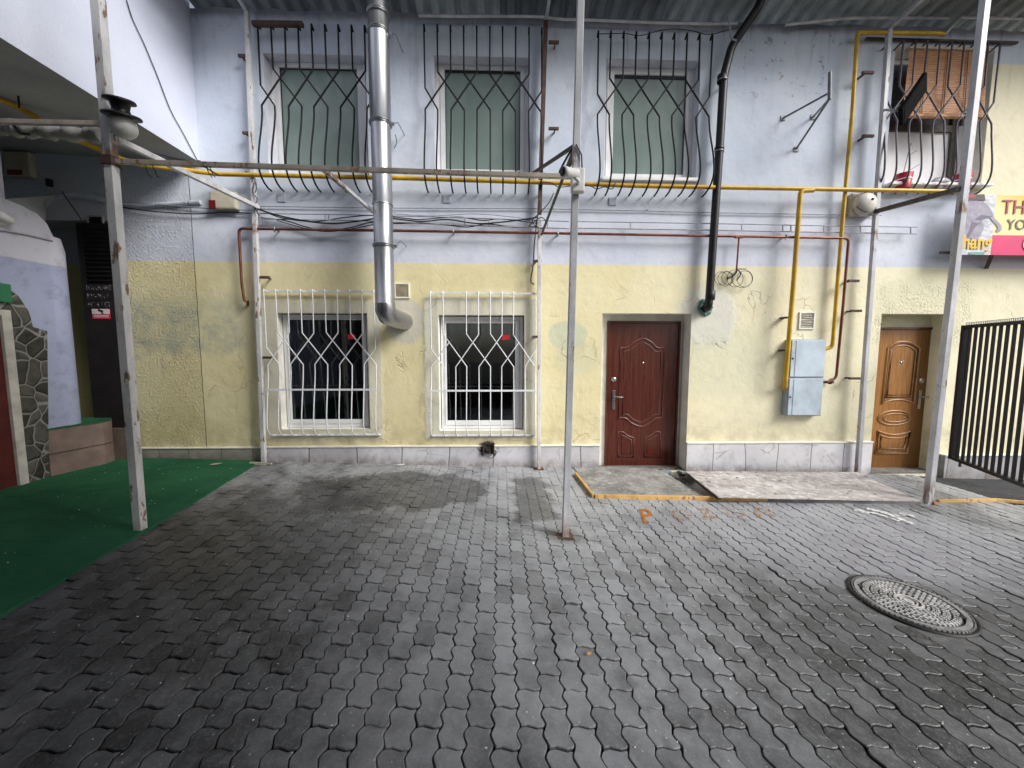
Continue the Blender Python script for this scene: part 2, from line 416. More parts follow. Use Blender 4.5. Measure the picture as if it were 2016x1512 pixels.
def m_carpet():
    m = M('carpet_pile'); n = m.noise(260, 2); n2 = m.noise(1.3, 5, .6); n3 = m.noise(14, 4, .6)
    c = m.mix(m.step(n2, .3, .7), (.012, .076, .034), (.026, .122, .056))
    c = m.tint(c, m.step(n, .35, .65), 1.5)
    c = m.mix(m.mul(m.step(n3, .54, .74), .34), c, (.09, .12, .10))
    c = m.mix(m.mul(m.ellipse(-3.2, -2.7, .9, .9, 1.2, .8, n2, 0, 1), .35), c, (.03, .15, .10))
    c = m.mix(m.mul(m.step(m.voro(9, 'F1'), .06, .03), m.step(m.noise(3, 2), .5, .6)), c, (.3, .3, .26))
    v = m.scaled(1, 9, 1)
    c = m.tint(c, m.mul(m.step(m.noise(2.5, 3, .5, v), .55, .7), .4), .7)
    return m.out(c, .95, 0, m.bump(m.add(n, m.mul(n2, 1.5)), .9, .006), .15)

def m_wood(name, a, b, axis_scale=(14, 14, .8), rough=.35, edge=None, scratch=.0, blend=None):
    m = M(name); v = m.scaled(*axis_scale); n = m.noise(3, 6, .6, v, .6); f = m.noise(22, 4, .6, m.scaled(6, 6, .5))
    c = m.mix(m.step(n, .3, .7), a, b); c = m.tint(c, m.mul(m.step(f, .5, .72), .6), .62)
    if blend: c = m.mix(blend(m), c, tuple(x*.35 for x in a))
    if scratch:
        s = m.mul(m.step(m.noise(50, 5, .7, m.scaled(1, 1, .3)), .66, .70), scratch)
        c = m.mix(s, c, (.32, .27, .24))
    return m.out(c, m.add(m.mul(f, .2), rough), 0, m.bump(f, .15, .003), .4)

def m_steel():
    m = M('stainless'); n = m.noise(6, 4, .6, m.scaled(5, 5, .4)); f = m.noise(70, 3, .6, m.scaled(3, 3, .08))
    c = m.mix(n, (.36, .37, .39), (.54, .55, .57))
    return m.out(c, m.add(m.mul(n, .20), .28), 1.0, m.bump(f, .08, .003))

def m_glass(name):
    m = M(name); nt = m.nt; tr = m.node('ShaderNodeBsdfTransparent'); tr.inputs[0].default_value = (.80, .84, .83, 1)
    gl = m.node('ShaderNodeBsdfGlossy'); gl.inputs['Roughness'].default_value = .03; gl.inputs[0].default_value = (.95, .97, 1, 1)
    fr = m.node('ShaderNodeFresnel'); fr.inputs[0].default_value = 1.6
    smear = m.mul(m.step(m.noise(2.2, 5, .6, m.scaled(1, 1, .5)), .45, .75), .05)
    mx = m.node('ShaderNodeMixShader'); m.put(mx.inputs[0], m.add(m.mul(fr.outputs[0], 1.3), smear)); nt.links.new(tr.outputs[0], mx.inputs[1]); nt.links.new(gl.outputs[0], mx.inputs[2])
    nt.links.new(mx.outputs[0], nt.nodes['Material Output'].inputs[0]); nt.nodes.remove(m.b); return m.mat

def m_frosted():
    m = M('green_film_glass'); n = m.noise(1.8, 4, .6); s = m.noise(3, 5, .6, m.scaled(2, 1, .35))
    c = m.mix(m.step(n, .3, .7), (.20, .275, .25), (.25, .325, .30)); c = m.mix(m.mul(m.step(s, .56, .75), .16), c, (.34, .38, .37))
    return m.out(c, .22, 0, m.bump(m.noise(2.2, 2), .12, .02), .5)

def m_worn_mark(name, col, thr=.5):
    m = M(name); n = m.noise(26, 7, .7); b = m.noise(4, 3)
    a = m.step(m.add(m.mul(n, .75), m.mul(b, .45)), thr, thr+.14)
    m.out(m.mix(n, tuple(x*.7 for x in col), col), .85, 0, None, .2); m.put(m.b.inputs['Alpha'], m.mul(a, .85)); return m.mat

def m_stone():
    m = M('rubble_stone'); pv = m.node('ShaderNodeVectorMath'); pv.operation = 'ADD'; m.put(pv.inputs[0], m.pos)
    nt = m.node('ShaderNodeTexNoise'); nt.inputs['Scale'].default_value = 2.2; m.put(nt.inputs['Vector'], m.pos)
    sc = m.node('ShaderNodeVectorMath'); sc.operation = 'SCALE'; sc.inputs['Scale'].default_value = .25; m.put(sc.inputs[0], nt.outputs[1]); m.put(pv.inputs[1], sc.outputs[0])
    mv = m.node('ShaderNodeVectorMath'); mv.operation = 'MULTIPLY'; m.put(mv.inputs[0], pv.outputs[0]); mv.inputs[1].default_value = (.2, 1, .85)
    e = m.voro(6.6, vec=mv.outputs[0]); cell = m.voro(6.6, 'F1', vec=mv.outputs[0], out=1)
    sp = m.node('ShaderNodeSeparateColor'); m.put(sp.inputs[0], cell)
    n = m.noise(14, 6, .65)
    c = m.mix(sp.outputs[0], (.045, .044, .038), (.12, .115, .10)); c = m.tint(c, m.step(n, .4, .7), .6)
    j = m.step(e, .05, .015); c = m.mix(m.mul(j, .9), c, (.27, .27, .26))
    h = m.sub(m.add(m.step(e, .0, .14), m.mul(n, .5)), m.mul(j, .1))
    return m.out(c, .8, 0, m.bump(h, .7, .02), .3)

def m_roof():
    m = M('corrugated_metal'); X = m.xyz(0); n = m.noise(3, 6, .6, m.scaled(1, .5, 1)); n2 = m.noise(20, 4)
    cell = m.math('FLOOR', m.math('DIVIDE', X, 1.05)); rnd = m.math('FRACT', m.mul(m.math('SINE', m.mul(cell, 78.233)), 43.75))
    c = m.mix(rnd, (.15, .165, .17), (.42, .45, .44)); c = m.tint(c, m.step(n, .4, .7), .6)
    c = m.mix(m.mul(m.step(n2, .58, .75), .35), c, (.14, .10, .08))
    return m.out(c, .6, .0, m.bump(n2, .2, .004), .3)

def m_board():
    m = M('weathered_board'); n = m.noise(3, 6, .65, m.scaled(.6, 2.5, 1)); n2 = m.noise(12, 7, .7); n3 = m.noise(60, 3)
    c = m.mix(m.step(n, .3, .68), (.32, .285, .275), (.50, .475, .465))
    c = m.mix(m.mul(m.step(n2, .52, .60), .75), c, (.66, .65, .64)); c = m.mix(m.mul(m.step(n2, .44, .36), .6), c, (.15, .12, .11))
    c = m.tint(c, m.step(n3, .55, .75), .7)
    return m.out(c, .8, 0, m.bump(m.add(n2, m.mul(n3, .4)), .7, .006), .25)

def m_concrete(name, a, b):
    m = M(name); n = m.noise(3, 6, .65); n2 = m.noise(20, 6, .7)
    c = m.mix(m.step(n, .3, .7), a, b); c = m.mix(m.mul(m.step(n2, .56, .66), .6), c, tuple(min(1, x*1.9) for x in b)); c = m.tint(c, m.step(n2, .45, .32), .55)
    return m.out(c, .88, 0, m.bump(n2, .7, .01), .2)

def m_blind():
    m = M('bamboo_slats'); Z = m.xyz(2); s = m.math('FRACT', m.mul(Z, 46)); n = m.noise(9, 4, .6, m.scaled(1, 1, 12))
    c = m.mix(m.step(n, .3, .7), (.40, .165, .07), (.60, .31, .15)); c = m.tint(c, m.step(s, .75, .95), .35)
    return m.out(c, .55, 0, m.bump(m.math('PINGPONG', m.mul(Z, 46), .5), .8, .006), .3)

FACADE = m_facade(); WING = m_wing(); PASS = m_lower_left(); RECESS = m_recess(); SOFFIT = m_soffit()
PL_A = m_plinth('plinth_concrete', (.30, .28, .25), (.42, .40, .37), .55, .42, .0)
PL_B = m_plinth('plinth_tile', (.50, .50, .55), (.64, .64, .68), .40, .62, .11)
PL_C = m_plinth('plinth_marble', (.70, .70, .75), (.86, .86, .89), .30, .47, .31)
PL_D = m_plinth('plinth_stone', (.34, .35, .38), (.50, .51, .54), .45, .55, .2)
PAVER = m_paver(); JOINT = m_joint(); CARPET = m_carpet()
WHITE_UPVC = mat_paint('white_plastic', (.86, .87, .89), .35, .06, 5, .03)
REVEAL = mat_paint('reveal_plaster', (.86, .84, .76), .8, .10, 6, .2, dirt=.1)
POSTW = mat_chipped('chipped_white_paint', (.74, .74, .75), under=(.15, .12, .10), amount=.60, foot=True)
POSTG = mat_chipped('flaking_grey_paint', (.58, .59, .63), (.13, .10, .09), amount=.63, foot=True)
RUST = mat_paint('rusty_steel', (.085, .048, .036), .75, .35, 12, .4)
BEAMT = mat_chipped('flaking_tan_paint', (.56, .50, .43), (.19, .13, .10), .59)
DKSTEEL = mat_paint('dark_steel', (.07, .062, .055), .6, .3, 14, .25)
BLACKBAR = mat_paint('black_enamel', (.008, .008, .010), .6, .3, 20, .1, spec=.2)
WHITEBAR = mat_paint('white_enamel', (.74, .76, .80), .4, .10, 20, .1)
GREYBAR = mat_paint('grey_enamel', (.085, .08, .095), .45, .3, 20, .1)
YELLOW = mat_paint('yellow_gas_paint', (.60, .36, .022), .42, .16, 8, .1, dirt=.25)
COPPER = mat_paint('brown_copper', (.19, .070, .045), .38, .3, 9, .1, metal=.45)
STEEL = m_steel()
STEELD = mat_paint('clamp_steel', (.32, .33, .35), .35, .2, 20, .05, metal=.9)
BLACKPL = mat_paint('black_plastic', (.012, .012, .014), .42, .3, 8, .06)
CABLE = mat_paint('black_cable', (.018, .018, .02), .5, .3, 20, .05)
CABLEG = mat_paint('grey_cable', (.30, .31, .35), .55, .2, 20, .05)
PVCW = mat_paint('white_conduit', (.66, .66, .68), .45, .15, 6, .05, dirt=.2)
CREAM = mat_paint('cream_plastic', (.52, .48, .38), .5, .12, 6, .05, dirt=.2)
REDPL = mat_paint('red_plastic', (.16, .012, .012), .4, .2, 6, .05)
CABINET = mat_paint('galvanised_grey', (.50, .59, .67), .42, .12, 4, .08, dirt=.22)
CABEDGE = mat_paint('cabinet_frame', (.32, .37, .43), .5, .15, 6, .05)
GLASS = m_glass('window_glass'); FILM = m_frosted()
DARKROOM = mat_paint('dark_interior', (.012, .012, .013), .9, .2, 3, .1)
CURTAIN = mat_paint('grey_curtain', (.13, .135, .13), .9, .3, 3, .2)
DOORRED = m_wood('red_brown_door', (.056, .012, .008), (.108, .026, .016), rough=.15, scratch=.35)
DOORRED_HI = mat_paint('pale_moulding', (.16, .065, .055), .22, .3, 12, .05)  # moulding colour set lighter than the door leaf
def _edge(m): return m.math('SUBTRACT', 1.0, m.rect(5.44, 6.12, .25, 1.86, .30), clamp=True)
DOOROAK = m_wood('golden_oak_door', (.28, .115, .026), (.42, .20, .065), rough=.22, blend=lambda m: m.mul(_edge(m), .65))
DOOROAK_HI = mat_paint('oak_moulding', (.38, .20, .075), .3, .2, 12, .05); DOOROAK_LO = mat_paint('oak_groove', (.09, .035, .012), .4, .2, 12, .05)
CHROME = mat_paint('chrome', (.55, .55, .56), .18, .1, 20, .02, metal=1.0)
REDDOOR2 = mat_paint('oxblood_paint', (.085, .012, .010), .6, .25, 5, .1)
WHITEWOOD = mat_paint('white_trim_paint', (.56, .54, .50), .6, .15, 8, .2, dirt=.3)
STONE = m_stone(); STEPTILE = mat_paint('pink_step_tile', (.20, .145, .125), .6, .22, 4, .15, dirt=.35)
BLACKDOOR = mat_paint('black_door_paint', (.014, .010, .010), .5, .3, 6, .1)
ROOF = m_roof(); PURLIN = mat_paint('purlin_paint', (.05, .022, .02), .7, .3, 6, .2)
BOARD = m_board(); LANDING = m_concrete('landing_concrete', (.16, .155, .145), (.34, .335, .32)); ASPHALT = m_concrete('asphalt_dark', (.035, .036, .038), (.06, .062, .066))
THRESH = m_concrete('broken_threshold', (.12, .11, .10), (.22, .21, .19))
KERBY = mat_chipped('yellow_kerb_paint', (.66, .40, .13), (.16, .12, .09), .60); KERBG = mat_paint('kerb_steel', (.17, .16, .155), .6, .25, 8, .2)
CAST = mat_paint('cast_iron', (.014, .014, .015), .5, .3, 20, .3, metal=.3); CASTHI = mat_paint('polished_iron', (.55, .55, .56), .36, .3, 26, .3, metal=.4)
BLIND = m_blind(); SHUTTER = mat_paint('white_boards', (.80, .80, .84), .5, .06, 4, .05)
SEALANT = mat_paint('green_foam', (.13, .23, .185), .8, .5, 30, .6)
SOOT = mat_paint('sooty_metal', (.060, .050, .043), .55, .5, 20, .5, metal=.4)
ORANGE_MARK = m_worn_mark('worn_orange_paint', (.72, .30, .04), .46); WHITE_MARK = m_worn_mark('worn_white_paint', (.85, .85, .85), .50)
# ================================================================== SETTING
gb = MB(); N = 8
PIT = (2.30, 4.50, -1.06, -.055)
for x0, x1, y0, y1 in ((-40, PIT[0], -45, 20), (PIT[1], 40, -45, 20), (PIT[0], PIT[1], -45, PIT[2]), (PIT[0], PIT[1], PIT[3], 20)):
    gb.add([(x0, y0, gz(x0)-.035), (x1, y0, gz(x1)-.035), (x1, y1, gz(x1)-.035), (x0, y1, gz(x0)-.035)], [(0, 1, 2, 3)])
for (xa, ya), (xb, yb) in (((PIT[0], PIT[2]), (PIT[0], PIT[3])), ((PIT[0], PIT[3]), (PIT[1], PIT[3])), ((PIT[1], PIT[3]), (PIT[1], PIT[2])), ((PIT[1], PIT[2]), (PIT[0], PIT[2]))):
    gb.add([(xa, ya, gz(xa)-.035), (xb, yb, gz(xb)-.035), (xb, yb, -.55), (xa, ya, -.55)], [(0, 1, 2, 3)])
gb.add([(PIT[0], PIT[2], -.55), (PIT[1], PIT[2], -.55), (PIT[1], PIT[3], -.55), (PIT[0], PIT[3], -.55)], [(0, 1, 2, 3)])
tag(obj('ground', gb, JOINT), kind='structure')

def carpet_edge(y):  # right hand edge of the carpet
    return -3.24 + (-.02-y)*.128
def make_pavers():
    mb = MB(); att = []; rr = random.Random(3)
    w, L, A = .111, .182, .0086; gap = .0019; K = 12
    def s(t): return math.asin(.93*math.sin(4*PI*t))/math.asin(.93)
    y0 = -5.1
    for i in range(-36, 80):
        xc = i*w + .02
        off = (i % 2)*.5*L
        for n in range(0, 29):
            ya = y0+n*L+off; yb = ya+L
            if ya > -.01: continue
            yb = min(yb, .05)
            ym = (ya+yb)/2
            if xc < carpet_edge(ym)-.12: continue
            if PIT[0] < xc < PIT[1] and PIT[2] < ym < PIT[3]: continue
            if xc > 5.95 and ym > -1.15: continue
            dist = math.hypot(xc-2.68, ym+2.9)
            if dist < .325: continue
            if xc < -5 or (ym < -4.9 and abs(xc) > 5): continue
            dz = rr.gauss(0, .0021); tx = rr.gauss(0, .012); ty = rr.gauss(0, .008)
            tone = min(1, max(0, rr.gauss(.5, .34))); rot = rr.gauss(0, .010); jx = rr.gauss(0, .0010)
            odd = rr.random()
            if odd < .03: dz -= rr.uniform(.003, .007); tx *= 2
            elif odd < .05: tone = rr.choice((0, .05, .95, 1))
            xl0 = xc-w/2+gap+jx; xr0 = xc+w/2-gap+jx
            out = []
            def pt(u, v, cx=0, cy=0):   # u across 0..1, v along 0..1
                y = ya+.0032+(yb-ya-.0064)*v; x = xl0+(xr0-xl0)*u
                sx = A*s((y-y0)/L+.06); sy = .0062*math.sin(2*PI*u)
                x += sx+rot*(y-ym); y += sy
                return (x, y)
            vv = [0]+[.5/K]+[k/K for k in range(1, K)]+[1-.5/K, 1]
            nrm = []
            def pu(u, v, dx, dy): out.append(pt(u, v)); nrm.append((dx, dy))
            cr = .075
            for v in vv[::-1]: pu(cr*.9 if v in (0, 1) else .018 if v in (.5/K, 1-.5/K) else 0, v, 1, (.8 if v == 0 else -.8 if v == 1 else 0))
            for u in (.3, .5, .7): pu(u, 0, 0, 1)
            for v in vv: pu(1-cr*.9 if v in (0, 1) else 1-.018 if v in (.5/K, 1-.5/K) else 1, v, -1, (.8 if v == 0 else -.8 if v == 1 else 0))
            for u in (.7, .5, .3): pu(u, 1, 0, -1)
            bw = .0040
            def Z(x, y, d): return gz(x)+.003*math.sin(x*1.7+y)+.003*math.sin(y*2.3-x*.6)+dz+tx*(x-xc)+ty*(y-ym)-d
            m_ = len(out)
            top = [(x+bw*n_[0], y+bw*n_[1], Z(x, y, 0)) for (x, y), n_ in zip(out, nrm)]
            edge = [(x, y, Z(x, y, .0036)) for x, y in out]; bot = [(x, y, Z(x, y, .03)) for x, y in out]
            fs = [tuple(range(m_))]
            for a in range(m_):
                p, q = a, (a+1) % m_
                fs.append((q, p, m_+p, m_+q)); fs.append((m_+q, m_+p, 2*m_+p, 2*m_+q))
            mb.add(top+edge+bot, fs)
            att += [tone, 1, 0, 1]*m_ + [tone, .35, 0, 1]*m_ + [tone, 0, 0, 1]*m_
    return mb, att
pv, att = make_pavers()
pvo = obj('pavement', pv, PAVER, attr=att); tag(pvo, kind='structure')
asph = MB(); ax = [(5.98, -1.12), (9.5, -1.12), (9.5, .05), (5.98, .05)]
asph.add([(x, y, gz(x)-.02) for x, y in ax]+[(x, y, gz(x)-.10) for x, y in ax], [(0,1,2,3),(0,3,7,4),(0,4,5,1)])
tag(obj('asphalt_strip', asph, ASPHALT), kind='structure')
ld = MB(); ld.prism([(1.06, -1.05, gz(1.0)+.004), (2.36, -1.07, gz(2.4)+.004), (2.30, -.80, gz(2.4)+.003), (2.29, -.50, gz(2.3)+.002), (2.21, -.24, gz(2.3)+.002), (2.24, .02, gz(2.3)+.002), (1.02, .02, gz(1)+.004)], (0, 0, .008))
tag(obj('door_landing', ld, LANDING), kind='structure')
if 0: MB().add([(PIT[0]-.1, PIT[2]-.1, -.062), (PIT[1]+.1, PIT[2]-.1, -.105), (PIT[1]+.1, .05, -.105), (PIT[0]-.1, .05, -.062)], [(0,1,2,3)])

# ================================================================== THE BUILDING
bld = thing('courtyard_building', 'long two storey courtyard facade painted yellow below and lavender above', 'building', (0, .3, 0))
def rect_px(x0, y0, x1, y1, y=0.0):
    a = W(x0, (y0+y1)/2, y).x; b = W(x1, (y0+y1)/2, y).x; t = W((x0+x1)/2, y0, y).z; bt = W((x0+x1)/2, y1, y).z
    return [a, b, bt, t]
UW = [rect_px(524, 107, 723, 343), rect_px(855, 111, 1042, 344), rect_px(1191, 117, 1375, 351)]
LW = [rect_px(549, 616, 726, 845), rect_px(864, 620, 1032, 848)]
D1 = rect_px(1183, 617, 1355, 932); D1[2] = -.03
D2 = rect_px(1723, 618, 1856, 925); D2[2] = -.11
URW = rect_px(1752, 92, 1945, 366)
ARCH = [-6.6, -4.93, -.2, 3.30]
OPEN = UW+LW+[D1, D2, URW, ARCH]
XW0, XW1, ZW0, ZW1 = -8.5, 10.5, -.6, 5.845
def wall_mesh():
    mb = MB()
    xs = sorted({XW0, XW1, *[o[0] for o in OPEN], *[o[1] for o in OPEN]}); zs = sorted({ZW0, ZW1, *[o[2] for o in OPEN], *[o[3] for o in OPEN]})
    for i in range(len(xs)-1):
        for j in range(len(zs)-1):
            cx, cz = (xs[i]+xs[i+1])/2, (zs[j]+zs[j+1])/2
            if any(o[0] < cx < o[1] and o[2] < cz < o[3] for o in OPEN): continue
            mb.add([(xs[i], 0, zs[j]), (xs[i+1], 0, zs[j]), (xs[i+1], 0, zs[j+1]), (xs[i], 0, zs[j+1])], [(0, 1, 2, 3)])
    # ragged top edge under the roof
    rr = random.Random(5); x = XW0; top = []
    while x < XW1: top.append((x, rr.uniform(5.85, 5.89))); x += rr.uniform(.05, .22)
    for a, b in zip(top, top[1:]): mb.add([(a[0], 0, 5.845), (b[0], 0, 5.845), (b[0], 0, b[1]), (a[0], 0, a[1])], [(0, 1, 2, 3)])
    # back of the wall
    mb.add([(XW0, 1.7, ZW0), (XW1, 1.7, ZW0), (XW1, 1.7, 5.95), (XW0, 1.7, 5.95)], [(3, 2, 1, 0)])
    # arch filling of the left hand recess
    def za(x): return 3.30+.28*math.sqrt(max(0, 1-((x+5.55)/.95)**2))
    return mb
obj('wall', wall_mesh(), FACADE, bld)
def reveal(o, d, mat, parent, name='reveal', sill=True):
    x0, x1, z0, z1 = o; mb = MB()
    mb.add([(x0, 0, z0), (x0, d, z0), (x0, d, z1), (x0, 0, z1)], [(0, 1, 2, 3)])
    mb.add([(x1, 0, z0), (x1, d, z0), (x1, d, z1), (x1, 0, z1)], [(3, 2, 1, 0)])
    mb.add([(x0, 0, z1), (x1, 0, z1), (x1, d, z1), (x0, d, z1)], [(3, 2, 1, 0)])
    if sill: mb.add([(x0, 0, z0), (x1, 0, z0), (x1, d, z0), (x0, d, z0)], [(0, 1, 2, 3)])
    return obj(name, mb, mat, parent)
def frame_mb(x0, x1, z0, z1, y, w, d, bev=.006):
    mb = MB()
    mb.box((x0, y, z0), (x0+w, y+d, z1), bev=bev); mb.box((x1-w, y, z0), (x1, y+d, z1), bev=bev)
    mb.box((x0+w, y+.001, z1-w), (x1-w, y+d-.001, z1), bev=bev); mb.box((x0+w, y+.001, z0), (x1-w, y+d-.001, z0+w), bev=bev); return mb
UL = ['upper left window with green film, partly behind the flue', 'upper middle window with green film', 'upper right window of three with green film and a white sill']
pane_px = [(556, 133, 707, 337), (877, 139, 1024, 336), (1206, 150, 1347, 345)]
for i, o in enumerate(UW):
    w = obj('window', frame_mb(o[0], o[1], o[2], o[3], .15, .055, .06), WHITE_UPVC, bld, label=UL[i])
    pr = rect_px(*pane_px[i], .175)
    sash = MB(); a = (o[0]+.058, o[1]-.058, o[2]+.058, o[3]-.058)
    for bx in (((a[0], .140, a[2]), (pr[0], .19, a[3])), ((pr[1], .140, a[2]), (a[1], .19, a[3])), ((pr[0], .141, pr[3]), (pr[1], .189, a[3])), ((pr[0], .141, a[2]), (pr[1], .189, pr[2]))): sash.box(*bx, bev=.004)
    obj('sash', sash, WHITE_UPVC, w)
    gk = frame_mb(pr[0]-.001, pr[1]+.001, pr[2]-.001, pr[3]+.001, .165, .009, .012, 0); gk.box((pr[0]+.01, .166, pr[3]-.035), (pr[1]-.01, .176, pr[3]-.009))
    obj('gasket', gk, BLACKPL, w)
    obj('pane', MB().box((pr[0], .178, pr[2]), (pr[1], .186, pr[3])), FILM, w)
    reveal(o, .2, mat_paint('upper_reveal', (.68, .70, .78), .8, .10, 6, .2) if i == 0 else bpy.data.materials['upper_reveal'], bld)
    if i == 2: obj('sill', MB().box((o[0]-.03, -.05, o[2]-.045), (o[1]+.02, .14, o[2]-.002), bev=.006), WHITE_UPVC, w)
pane_px = [(573, 630, 716, 825), (880, 637, 1014, 827)]
LL = ['lower left ground floor window with pale curtain inside', 'lower right ground floor window with dark room inside']
for i, o in enumerate(LW):
    w = obj('window', frame_mb(o[0]+.012, o[1]-.012, o[2]+.004, o[3]-.012, .13, .05, .06), WHITE_UPVC, bld, label=LL[i])
    pr = rect_px(*pane_px[i], .15)
    sash = MB(); a = (o[0]+.064, o[1]-.064, o[2]+.056, o[3]-.064)
    for bx in (((a[0], .115, a[2]), (pr[0], .17, a[3])), ((pr[1], .115, a[2]), (a[1], .17, a[3])), ((pr[0], .116, pr[3]), (pr[1], .169, a[3])), ((pr[0], .116, a[2]), (pr[1], .169, pr[2]))): sash.box(*bx, bev=.006)
    obj('sash', sash, WHITE_UPVC, w)
    obj('gasket', frame_mb(pr[0]-.001, pr[1]+.001, pr[2]-.001, pr[3]+.001, .138, .006, .012, 0), BLACKPL, w)
    obj('pane', MB().box((pr[0], .150, pr[2]), (pr[1], .156, pr[3])), GLASS, w)
    reveal(o, .2, REVEAL, bld)
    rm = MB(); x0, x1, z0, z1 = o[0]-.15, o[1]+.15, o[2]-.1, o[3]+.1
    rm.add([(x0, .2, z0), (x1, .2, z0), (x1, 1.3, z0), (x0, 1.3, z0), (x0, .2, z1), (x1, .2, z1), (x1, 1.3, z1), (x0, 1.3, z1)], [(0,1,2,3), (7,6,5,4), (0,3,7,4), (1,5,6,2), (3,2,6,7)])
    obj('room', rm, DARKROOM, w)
    cu = MB(); sh2 = MB()
    if i == 0:
        pts = [(pr[0]-.05+k*.02, .34+.012*math.sin(k*1.3), 0) for k in range(20)]
        for p, q in zip(pts, pts[1:]): cu.add([(p[0], p[1], o[2]), (q[0], q[1], o[2]), (q[0], q[1], o[3]), (p[0], p[1], o[3])], [(0, 1, 2, 3)], True)
        cu.box((pr[0]+.1, .32, o[2]+.68), (pr[0]+.26, .322, o[2]+.95))
    else:
        cu.box((pr[0]-.05, .5, o[2]+.60), (pr[1]+.05, .62, o[2]+.64))
    obj('curtain', cu, CURTAIN, w) if i == 0 else obj('shelf', cu, CURTAIN, w)
    s = W((692, 996)[i], (663, 664)[i], .146)
    st = MB().obox(s, Vector((1,0,.06 if i else 0)).normalized(), Vector((0,1,0)), Vector((0,0,1)), .10 if i == 0 else .105, .003, .065)
    so = obj('sticker', st, mat_paint('red_sticker', (.62, .035, .05), .5, .1, 9, .02) if i == 0 else bpy.data.materials['red_sticker'], w, label='small red rectangular sticker inside the glass')

# ---- doors
def mould(parent, pts, y, r, mat, name='moulding', closed=False, dx=0, flat=.6):
    P = [W(px, py, y) for px, py in pts]; P = fillet(P, .03, 3) if not closed else P
    return MB().tube(P, r, 6, closed=closed)
def crop1(pts): return [(1040+x/3.6, 540+y/3.6) for x, y in pts]
def crop2(pts): return [(1440+x/3.286, 560+y/3.286) for x, y in pts]
def smooth(pts, n=8):
    P = [Vector((p[0], p[1], 0)) for p in pts]; out = []
    for i in range(len(P)-1):
        p0 = P[max(0, i-1)]; p1, p2 = P[i], P[i+1]; p3 = P[min(len(P)-1, i+2)]
        for k in range(n):
            t = k/n; v = .5*((2*p1)+(-p0+p2)*t+(2*p0-5*p1+4*p2-p3)*t*t+(-p0+3*p1-3*p2+p3)*t**3); out.append((v.x, v.y))
    out.append((P[-1].x, P[-1].y)); return out

yl = .20
l1 = rect_px(1197.5, 632, 1339, 926, yl)
cx1 = W(1265, 780, yl).x
l1[0] = W(1194, 780, yl).x; l1[1] = W(1335, 780, yl).x; l1[2] = W(1262, 927, yl).z; l1[3] = W(1266, 632, yl).z
reveal(D1, .26, REVEAL, bld, sill=False)
bk = MB(); d = D1
bk.add([(d[0], .235, d[2]-.2), (l1[0]-.005, .235, d[2]-.2), (l1[0]-.005, .235, d[3]), (d[0], .235, d[3])], [(0, 1, 2, 3)])
bk.add([(l1[1]+.005, .235, d[2]-.2), (d[1], .235, d[2]-.2), (d[1], .235, d[3]), (l1[1]+.005, .235, d[3])], [(0, 1, 2, 3)])
bk.add([(l1[0]-.005, .235, l1[3]+.005), (l1[1]+.005, .235, l1[3]+.005), (l1[1]+.005, .235, d[3]), (l1[0]-.005, .235, d[3])], [(0, 1, 2, 3)])
obj('door_surround', bk, REVEAL, bld)
dr = obj('door', MB().box((l1[0]+.03, yl, l1[2]+.012), (l1[1]-.03, yl+.05, l1[3]-.03), bev=.006), DOORRED, bld, label='dark red brown door with wavy panel mouldings and lever handle')
obj('door_frame', frame_mb(l1[0], l1[1], l1[2], l1[3], yl-.012, .028, .05, .004), DOORRED, dr)
mo = MB()
def M1(pts, r=.011, closed=False, dy=0):
    P = [W(px, py, yl-.001+dy) for px, py in crop1(pts)]; mo.tube(P, r, 6, closed=closed)
topc = smooth([(655, 522), (700, 516), (750, 478), (812, 455), (868, 478), (915, 520), (965, 520)])
botc = smooth([(948, 1018), (900, 1022), (860, 1052), (800, 1078), (735, 1056), (690, 1020), (640, 1018)])
M1(topc+botc, .012, True)
topi = smooth([(684, 545), (722, 535), (765, 502), (812, 485), (858, 505), (900, 545), (940, 545)])
boti = smooth([(925, 992), (890, 996), (850, 1024), (800, 1048), (745, 1028), (705, 994), (668, 992)])
M1(topi+boti, .006, True)
M1(smooth([(636, 1118), (668, 1116), (700, 1140), (748, 1160)])+[(748, 1295), (634, 1295)], .008, True)
M1(smooth([(664, 1142), (690, 1150), (720, 1168), (730, 1172)])+[(730, 1272), (660, 1272)], .005, True)
M1(smooth([(830, 1160), (870, 1140), (905, 1116), (935, 1118)])+[(940, 1295), (822, 1295)], .008, True)
M1(smooth([(848, 1174), (870, 1165), (900, 1148), (918, 1142)])+[(920, 1272), (842, 1272)], .005, True)
obj('moulding', mo, DOORRED_HI, dr)
hp = W(1040+603/3.6, 540+890/3.6, yl)
hd = MB(); hd.box((hp.x-.022, yl-.012, hp.z-.14), (hp.x+.022, yl-.0005, hp.z+.14), bev=.005)
hd.lathe((hp.x, yl-.012, hp.z+.045), (0, -1, 0), [(.012, 0), (.012, .035), (.009, .05)], 12)
hd.tube(smooth3 := [Vector((hp.x, yl-.055, hp.z+.045)), Vector((hp.x+.04, yl-.058, hp.z+.05)), Vector((hp.x+.09, yl-.055, hp.z+.043)), Vector((hp.x+.125, yl-.052, hp.z+.046))], .008, 8)
hd.lathe((hp.x, yl-.012, hp.z-.03), (0, -1, 0), [(.008, 0), (.008, .004)], 10); hd.lathe((hp.x, yl-.012, hp.z-.10), (0, -1, 0), [(.006, 0), (.006, .003)], 10)
obj('handle', hd, CHROME, dr)
lk = W(1040+606/3.6, 540+745/3.6, yl); obj('lock', MB().lathe((lk.x, yl, lk.z), (0, -1, 0), [(.036, 0), (.036, .008), (.028, .013), (.012, .014), (.012, .018)], 20), CHROME, dr)
